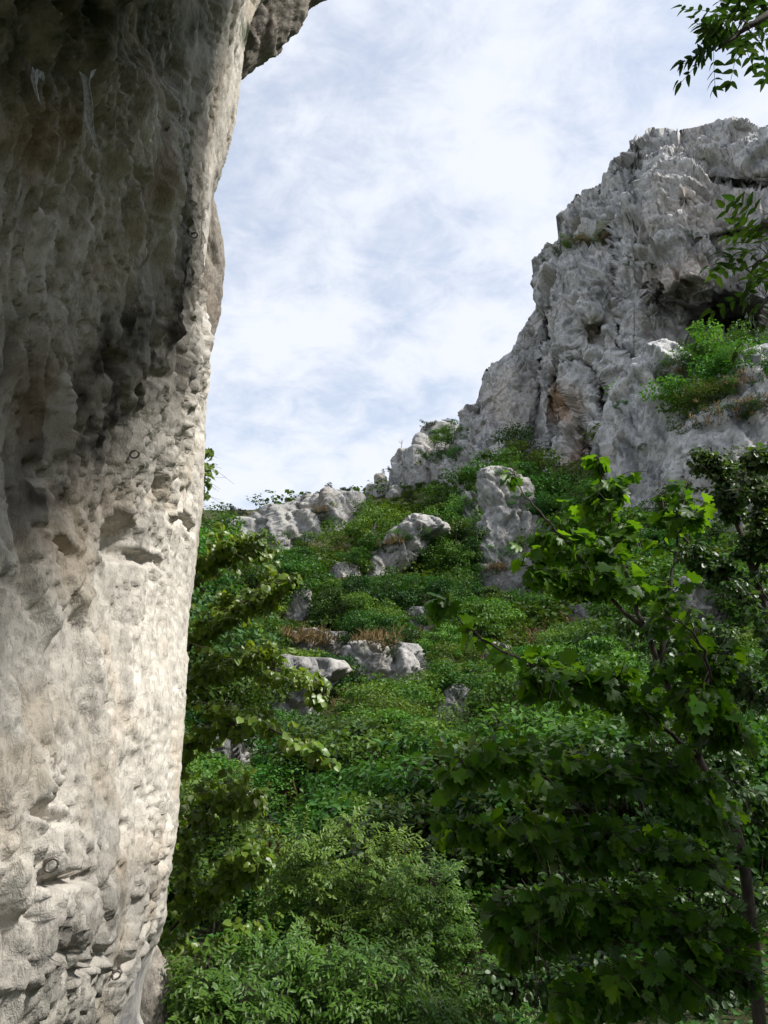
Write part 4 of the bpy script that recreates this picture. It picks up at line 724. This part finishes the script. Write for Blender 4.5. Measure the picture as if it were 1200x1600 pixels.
# --- young ash trees and bushes, bottom centre
def ash(label, trunk, br, blobs, seed, tint, parts=80, sz=.060):
    t, L = near_tree('young_ash', label, 'tree', trunk, br, seed); t['group'] = 'young ash trees below the slab'; grow(t, L, blobs, T_LANCE, M_ASH, sz, 'pinnate', seed+1, per=5, tint=tint, parts=parts, face=.7, open_=(.5, -.8, .2), twig_r=.003)
ash('young ash with a yellow-green top right of the grey slab', ([(560, 1750, 8.6), (562, 1560, 8.6), (556, 1420, 8.5), (548, 1290, 8.5)], .02, .004), [([(562, 1540, 8.6), (600, 1440, 8.4), (625, 1370, 8.3)], .01, .003), ([(560, 1480, 8.6), (500, 1400, 8.4), (470, 1330, 8.3)], .01, .003)],
    [(545, 1292, 8.5, 43.7, 20.7, 18), (480, 1325, 8.3, 59.8, 29.9, 25), (600, 1345, 8.3, 55.2, 41.4, 31), (530, 1380, 8.4, 69, 41.4, 33), (455, 1390, 8.3, 57.5, 41.4, 29), (610, 1420, 8.3, 69, 46, 37), (520, 1450, 8.2, 69, 34.5, 29)], 71, .62)
ash('low bright ash thicket along the bottom edge, left of the dark maple leaves', ([(500, 1800, 6.8), (505, 1650, 6.8), (510, 1550, 6.7), (515, 1470, 6.7)], .018, .004), [([(505, 1640, 6.8), (440, 1560, 6.6), (410, 1490, 6.5)], .01, .003), ([(508, 1600, 6.8), (590, 1540, 6.6), (630, 1490, 6.5)], .01, .003)],
    [(430, 1490, 6.5, 57.5, 39.1, 23), (510, 1500, 6.6, 69, 34.5, 25), (600, 1510, 6.5, 64.4, 39.1, 23), (450, 1560, 6.5, 80.5, 41.4, 31), (560, 1570, 6.5, 92, 41.4, 35), (650, 1580, 6.4, 69, 39.1, 23), (500, 1610, 6.4, 138, 23, 25)], 73, .5)
ash('young ash between the bright thicket and the maple trunk', ([(690, 1800, 8.0), (690, 1600, 8.0), (680, 1480, 7.9), (670, 1380, 7.8)], .018, .004), [([(690, 1600, 8.0), (730, 1500, 7.8), (760, 1430, 7.7)], .01, .003), ([(690, 1580, 8.0), (650, 1500, 7.8), (640, 1440, 7.7)], .01, .003)],
    [(660, 1370, 7.8, 52.9, 39.1, 23), (700, 1430, 7.8, 69, 46, 29), (650, 1470, 7.7, 57.5, 46, 25), (740, 1490, 7.8, 69, 46, 27), (700, 1560, 7.8, 92, 57.5, 37), (790, 1560, 7.6, 69, 57.5, 25)], 75, .38)
ash('small ash with pale leaflets at the foot of the near wall', ([(320, 1800, 5.9), (318, 1650, 5.9), (322, 1560, 5.8), (326, 1500, 5.8)], .014, .003), [([(318, 1650, 5.9), (360, 1590, 5.7), (385, 1550, 5.7)], .008, .003)],
    [(320, 1520, 5.8, 39.1, 34.5, 14), (350, 1570, 5.7, 57.5, 34.5, 21), (310, 1590, 5.7, 46, 27.6, 14), (390, 1560, 5.8, 39.1, 39.1, 14)], 77, .55)

# --- tree overhead on the right: only its branch ends reach into the picture
ovr, OL = near_tree('overhanging_tree', 'dark leafy branches reaching in at the top right corner and right edge', 'tree',
    ([np.array([5.6, 1.6, -.3]), np.array([5.4, 1.7, 2.5]), np.array([5.1, 1.7, 5.0]), np.array([4.8, 1.6, 8.0])], .14, .04),
    [([np.array([5.2, 1.7, 4.2]), at(1500, -10, 2.4), at(1300, -20, 2.2), at(1195, 28, 2.1), at(1150, 55, 2.1), at(1118, 80, 2.1)], .03, .003), ([np.array([5.35, 1.7, 2.9]), at(1420, 330, 3.0), at(1280, 370, 2.9), at(1200, 400, 2.9), at(1165, 420, 2.9)], .022, .003), ([np.array([5.35, 1.7, 2.9]), at(1420, 430, 3.0), at(1290, 450, 2.9), at(1200, 465, 2.9)], .018, .003), ([np.array([5.1, 1.7, 5.0]), at(1500, 60, 2.6), at(1330, 40, 2.3), at(1210, 20, 2.2), at(1180, 5, 2.2)], .022, .003)]
    + [([np.array([4.9, 1.6, 6.5]), np.array(q)*.5+np.array([4.9, 1.6, 7.2])*.5, np.array(q, float)], .04, .008) for q in [(6.6, 2.6, 6.2), (7.6, .2, 7.6), (5.5, -1.6, 8.0), (6.6, -.5, 9.0), (8.2, 2.0, 7.0), (9, -1, 7)]], 81)
def wb(x, y, z, rx, rz, n):        # a blob given in metres
    P = np.array([x, y, z], float); a, b, f = proj(P); return P, rx, rz, n
GV = [(1128, 22, 2.1, 18, 18, 2), (1138, 58, 2.1, 24, 20, 3), (1122, 88, 2.1, 12, 12, 1), (1150, 40, 2.1, 20, 16, 2), (1185, 15, 2.2, 20, 16, 3), (1200, 60, 2.1, 22, 18, 2), (1190, 375, 2.9, 24, 20, 3), (1200, 350, 2.9, 20, 16, 2), (1178, 398, 2.9, 20, 14, 2), (1192, 455, 2.9, 22, 20, 3), (1200, 480, 2.9, 20, 18, 2)]
grow(ovr, OL[:5], GV[:6], T_OVATE, M_OVER, .047, 'pinnate', 82, per=3, tint=.15, parts=120, tw_len=.25); grow(ovr, OL[:5], GV[6:], T_OVATE, M_OVER, .066, 'pinnate', 84, per=2, tint=.35, parts=120, tw_len=.25)
_r = np.random.default_rng(83); pos, dr, nm = [], [], []  # out-of-view crown, its leaf blobs placed to shade the lower maple
for c, rx, rz, n in [wb(6.4, 1.6, 6.8, 1.9, 1.1, 1700), wb(5.6, 1.7, 4.9, 1.2, .9, 900), wb(8.0, .9, 8.2, 1.8, 1.0, 1200), wb(6.6, 2.6, 6.0, 1.4, .9, 800), wb(7.6, .2, 7.6, 1.7, 1.0, 1000), wb(5.6, -1.6, 8.0, 1.5, 1.0, 800), wb(6.6, -.4, 9.0, 1.8, .9, 1000), wb(6.0, 1.4, 6.0, 1.3, .9, 800), wb(8.2, 2.0, 7.0, 1.6, 1.0, 900), wb(9, -1.0, 7.0, 1.7, 1.0, 900), wb(7.2, 1.2, 5.4, 1.4, .9, 800), wb(7.4, -1.4, 6.0, 1.4, .8, 800)]:
    v = _r.normal(size=(n, 3)); v /= np.linalg.norm(v, axis=1, keepdims=True); v *= _r.uniform(0, 1, (n, 1))**.4; pos.append(c+v*np.array([rx, rx, rz])); dr.append(v+_r.normal(size=(n, 3))*.5+np.array([0, 0, -.4])); nm.append(np.array([0, 0, 1.])+_r.normal(size=(n, 3))*.4)
pos, dr, nm = map(np.concatenate, (pos, dr, nm)); n = len(pos)
o = link('crown', leaves('crown', T_QUAD, pos, dr, nm, _r.uniform(.10, .17, n), np.clip(_r.normal(.4, .2, n), 0, 1), M_OVER), ovr); o['kind'] = 'stuff'
# ------------------------------------------------------------------ shrubs on the ledges of the rocks
for P, x, y, hp, k, mi, where in LEDGE:
    if P is None: continue
    h = hp/FPX*proj(P)[2]; kd = [q for q in KINDS if q[0] == k][int(x) % len([q for q in KINDS if q[0] == k])]
    put_shrub(P+np.array([0, .25*h, -.08*h]), h, kd, mi, f'{["dark", "green", "light green", "dull green"][mi]} shrub on the {where}', 'shrubs growing on the rocks', x*1.7, name='ledge_shrub', wide=1.25)['category'] = 'shrub'
# ------------------------------------------------------------------ pines of the skyline
def pine_proto(seed):
    rng = np.random.default_rng(seed*13); bend = rng.normal(size=2)*.07
    tr = curve([(0, 0, -.12), (bend[0], bend[1], .35), (bend[0]*.4, bend[1]*.4, .70), (bend[0]*1.5, bend[1], .96)], 12); lines = [(tr, np.linspace(.020, .006, len(tr)))]
    pos, dr, nm, sz, ti = [], [], [], [], []; squat = seed == 5
    for k in range(13 if not squat else 16):
        z = rng.uniform(.45, 1.0) if not squat else rng.uniform(.12, .98); a = rng.uniform(0, 6.28); L = rng.uniform(.16, .42)*(1.1 if seed in (1, 2, 3) else .8)*(1.15-.5*max(0, z-.6)); b = np.array([np.interp(z, tr[:, 2], tr[:, 0]), np.interp(z, tr[:, 2], tr[:, 1]), z])
        e = b+np.array([math.cos(a)*L, math.sin(a)*L, rng.uniform(-.02, .09)]); lines.append((curve([b, (b+e)/2+np.array([0, 0, -.02]), e], 5), np.linspace(.009, .003, len(curve([b, (b+e)/2, e], 5)))))
        for t in np.linspace(.45, 1.05, 4):
            c = b+(e-b)*t+rng.normal(size=3)*.02; n = 26; v = rng.normal(size=(n, 3)); v /= np.linalg.norm(v, axis=1, keepdims=True)
            pos.append(c+v*np.array([.05, .05, .018])); dr.append(v*np.array([1, 1, .6])+np.array([0, 0, .5])); nm.append(rng.normal(size=(n, 3))); sz.append(rng.uniform(.04, .075, n)); ti.append(rng.random(n))
    V4 = (np.array([(-.16, 0, 0), (.16, 0, 0), (.05, 1, 0), (-.05, 1, 0)], float), np.array([(0, 1, 2), (0, 2, 3)]))
    return leaves('crown', V4, *[np.concatenate(a) for a in (pos, dr, nm, sz, ti)], M_PINE), tube_mesh('trunk', lines, M_BARKF, 5)
PP = {k: pine_proto(k) for k in (1, 2, 3, 4, 5)}
for P, x, y, hp, sd_, lab in PINES:
    if P is None: continue
    h = hp/FPX*proj(P)[2]; r = tag(link('pine_tree', None), lab, 'pine', 'pines along the skyline'); r.location = tuple(P); r.scale = (h*(1.25 if sd_ in (1, 2, 3) else .9),)*2+(h,); r.rotation_euler = (0, 0, x*.9); link('trunk', PP[sd_][1], r); link('crown', PP[sd_][0], r)
# bare snag on the ridge
P = at(627, 704, 204); h = 20/FPX*proj(P)[2]; sn = tag(link('dead_tree', None), 'bare pale snag standing on the skyline ridge', 'dead tree'); sn.location = tuple(P)
M_SNAG = bark_mat('snag_wood', C4(.22, .20, .18), C4(.34, .32, .30), 4)
link('trunk', tube_mesh('trunk', [(np.array([(0, 0, -.8), (.03*h, 0, .5*h), (0, 0, h*.95)]), np.array([.16, .12, .06]))], M_SNAG, 6), sn)
for e in ((.20*h, 0, 1.0*h), (-.18*h, .1, .88*h), (.12*h, 0, .72*h)): link('branch', tube_mesh('branch', [(np.array([(0, 0, .62*h), (e[0]*.6, e[1], e[2]*.8), e]), np.array([.09, .07, .04]))], M_SNAG, 5), sn)

# ------------------------------------------------------------------ dry grass and herbs between the shrubs
rngg = np.random.default_rng(99); V, D, N_, S_, T_ = [], [], [], [], []
M_GRASS = leaf_mat('dry_grass', C4(.14, .13, .05), C4(.30, .22, .10), C4(1.2, 1.1, .8), .3, .7, .1)
gx = rngg.uniform(240, 1230, 5200); gY = 12+rngg.uniform(0, 1, 5200)**1.2*130; gX = (gx-600)/FPX*gY; gZ = tz(gX, gY); ok = fbm(np.stack((gX, gY, 0*gX), -1)/9, 2, 300) > .02
pts = [np.stack((gX, gY, gZ), -1)[ok]]
for P, r in GRASSPX:
    if P is not None:
        n = 60; q = P+rngg.normal(size=(n, 3))*np.array([1, 1.2, .25])*r/FPX*P[1]*.5; pts.append(q)
pts = np.concatenate(pts); nb = 7
base = np.repeat(pts, nb, 0)+rngg.normal(size=(len(pts)*nb, 3))*np.array([.22, .22, .03]); n = len(base)
me = leaves('dry_grass', T_NEEDLE, base, rngg.normal(size=(n, 3))*.45+np.array([0, 0, 1.]), rngg.normal(size=(n, 3))*.3+np.array([0, -1, .2]), rngg.uniform(.35, .85, n), rngg.random(n), M_GRASS)
tag(link('dry_grass', me), 'tufts of dry yellowish grass on the ledges and between shrubs', 'grass', kind='stuff')
# leaf litter and herbs on the dark floor near the camera
n = 42000; X = rngg.uniform(-6, 12, n); Y = 3.5+rngg.uniform(0, 1, n)**1.3*22; Z = tz(X, Y)+rngg.uniform(0, .35, n)**1.4
me = leaves('undergrowth', T_QUAD, np.stack((X, Y, Z), -1), rngg.normal(size=(n, 3))*np.array([1, 1, .3]), rngg.normal(size=(n, 3))*.3+np.array([0, 0, 1.]), rngg.uniform(.06, .13, n), rngg.random(n), M_SH[0])
tag(link('undergrowth', me), 'low dark green herbs covering the forest floor', 'undergrowth', kind='stuff')

# ------------------------------------------------------------------ climbing hardware in the near wall
M_STEEL = new_mat('bolt_steel'); _b = NB(M_STEEL); _n = _b.noise(_b.n('ShaderNodeTexCoord').outputs['Object'], 90, 4, .6)
_b.n('ShaderNodeOutputMaterial', {0: _b.n('ShaderNodeBsdfPrincipled', {'Base Color': _b.mix(_n, C4(.10, .07, .05), C4(.32, .31, .30)), 'Metallic': .7, 'Roughness': .45}).outputs[0]})
for x, y, rr, lab in [(300, 366, .015, 'steel ring bolt high on the near wall close to its edge'), (205, 706, .017, 'steel ring bolt in the middle of the near wall, in pale rock'), (74, 1350, .017, 'steel ring bolt in a dark pocket low on the near wall'), (176, 1522, .014, 'small ring bolt beside the smooth grey groove at the wall foot')]:
    P, n = near_point(x, y); e = tag(link('ring_bolt', None), lab, 'bolt', 'climbing bolts in the near wall'); e.location = tuple(P)
    cdir = unit(CAM-P); n = unit(n+.5*cdir); c = n*(rr*1.3); t = np.linspace(0, 2*math.pi, 25); ax = unit(np.cross(cdir, [0, 0, 1])); up = unit(np.cross(ax, cdir)); up = unit(up+n*.3)
    ring = c[None]+rr*(np.cos(t)[:, None]*ax[None]+np.sin(t)[:, None]*up[None])+np.array([0, 0, -rr*.4]); link('ring', tube_mesh('ring', [(ring, np.full(25, .0038))], M_STEEL, 8), e)
    link('shank', tube_mesh('shank', [(np.stack([-n*.06, n*.006+np.array([0, 0, .4*rr]), c+np.array([0, 0, .6*rr])]), np.array([.006, .006, .004]))], M_STEEL, 8), e)
# spider webs under the overhang
M_WEB = new_mat('spider_silk'); _b = NB(M_WEB); _n = _b.noise(_b.n('ShaderNodeTexCoord').outputs['Object'], 60, 4, .7)
_mx = _b.n('ShaderNodeMixShader', {0: _b.rng(_n, .3, .7, .25, .75), 1: _b.n('ShaderNodeBsdfTransparent').outputs[0], 2: _b.n('ShaderNodeBsdfDiffuse', {'Color': C4(.75, .78, .85)}).outputs[0]}); _b.n('ShaderNodeOutputMaterial', {0: _mx.outputs[0]})
for L, Rt, lab in [([(117, 94), (124, 113), (130, 133), (132, 165), (131, 188), (145, 219)], [(143, 91), (142, 112), (139, 130), (144, 160), (145, 190), (147, 221)], 'long pale funnel-shaped spider web under the dark overhang'), ([(48, 98), (51, 105), (48, 122), (50, 138)], [(60, 96), (57, 108), (54, 122), (52, 139)], 'short torn spider web near the left edge under the overhang')]:
    A, B = [], []
    for p in L: q, n = near_point(*p); A.append(q)
    for p in Rt: q, n = near_point(*p); B.append(q)
    ym = min(np.array(A)[:, 1].min(), np.array(B)[:, 1].min())-.04
    Yl = np.linspace(ym, ym, len(L)); A = np.array([at(*p, yy) for p, yy in zip(L, Yl)]); B = np.array([at(*p, yy) for p, yy in zip(Rt, Yl)])
    A[0, 1] += .04; B[0, 1] += .04; A[-1, 1] += .03; B[-1, 1] += .03; t = np.linspace(0, 1, 7)
    G = A[:, None]+(B-A)[:, None]*t[None, :, None]; G[..., 1] += .03*np.sin(t*math.pi)[None]
    w = tag(link('spider_web', None), lab, 'spider web'); w.location = (0, 0, 0)
    link('sheet', mesh_np('sheet', G, grid_faces(*G.shape[:2]), 4, M_WEB, True), w); link('silk_edge', tube_mesh('silk_edge', [(A, np.full(len(A), .0016)), (B, np.full(len(B), .0016))], M_WEB, 4), w)
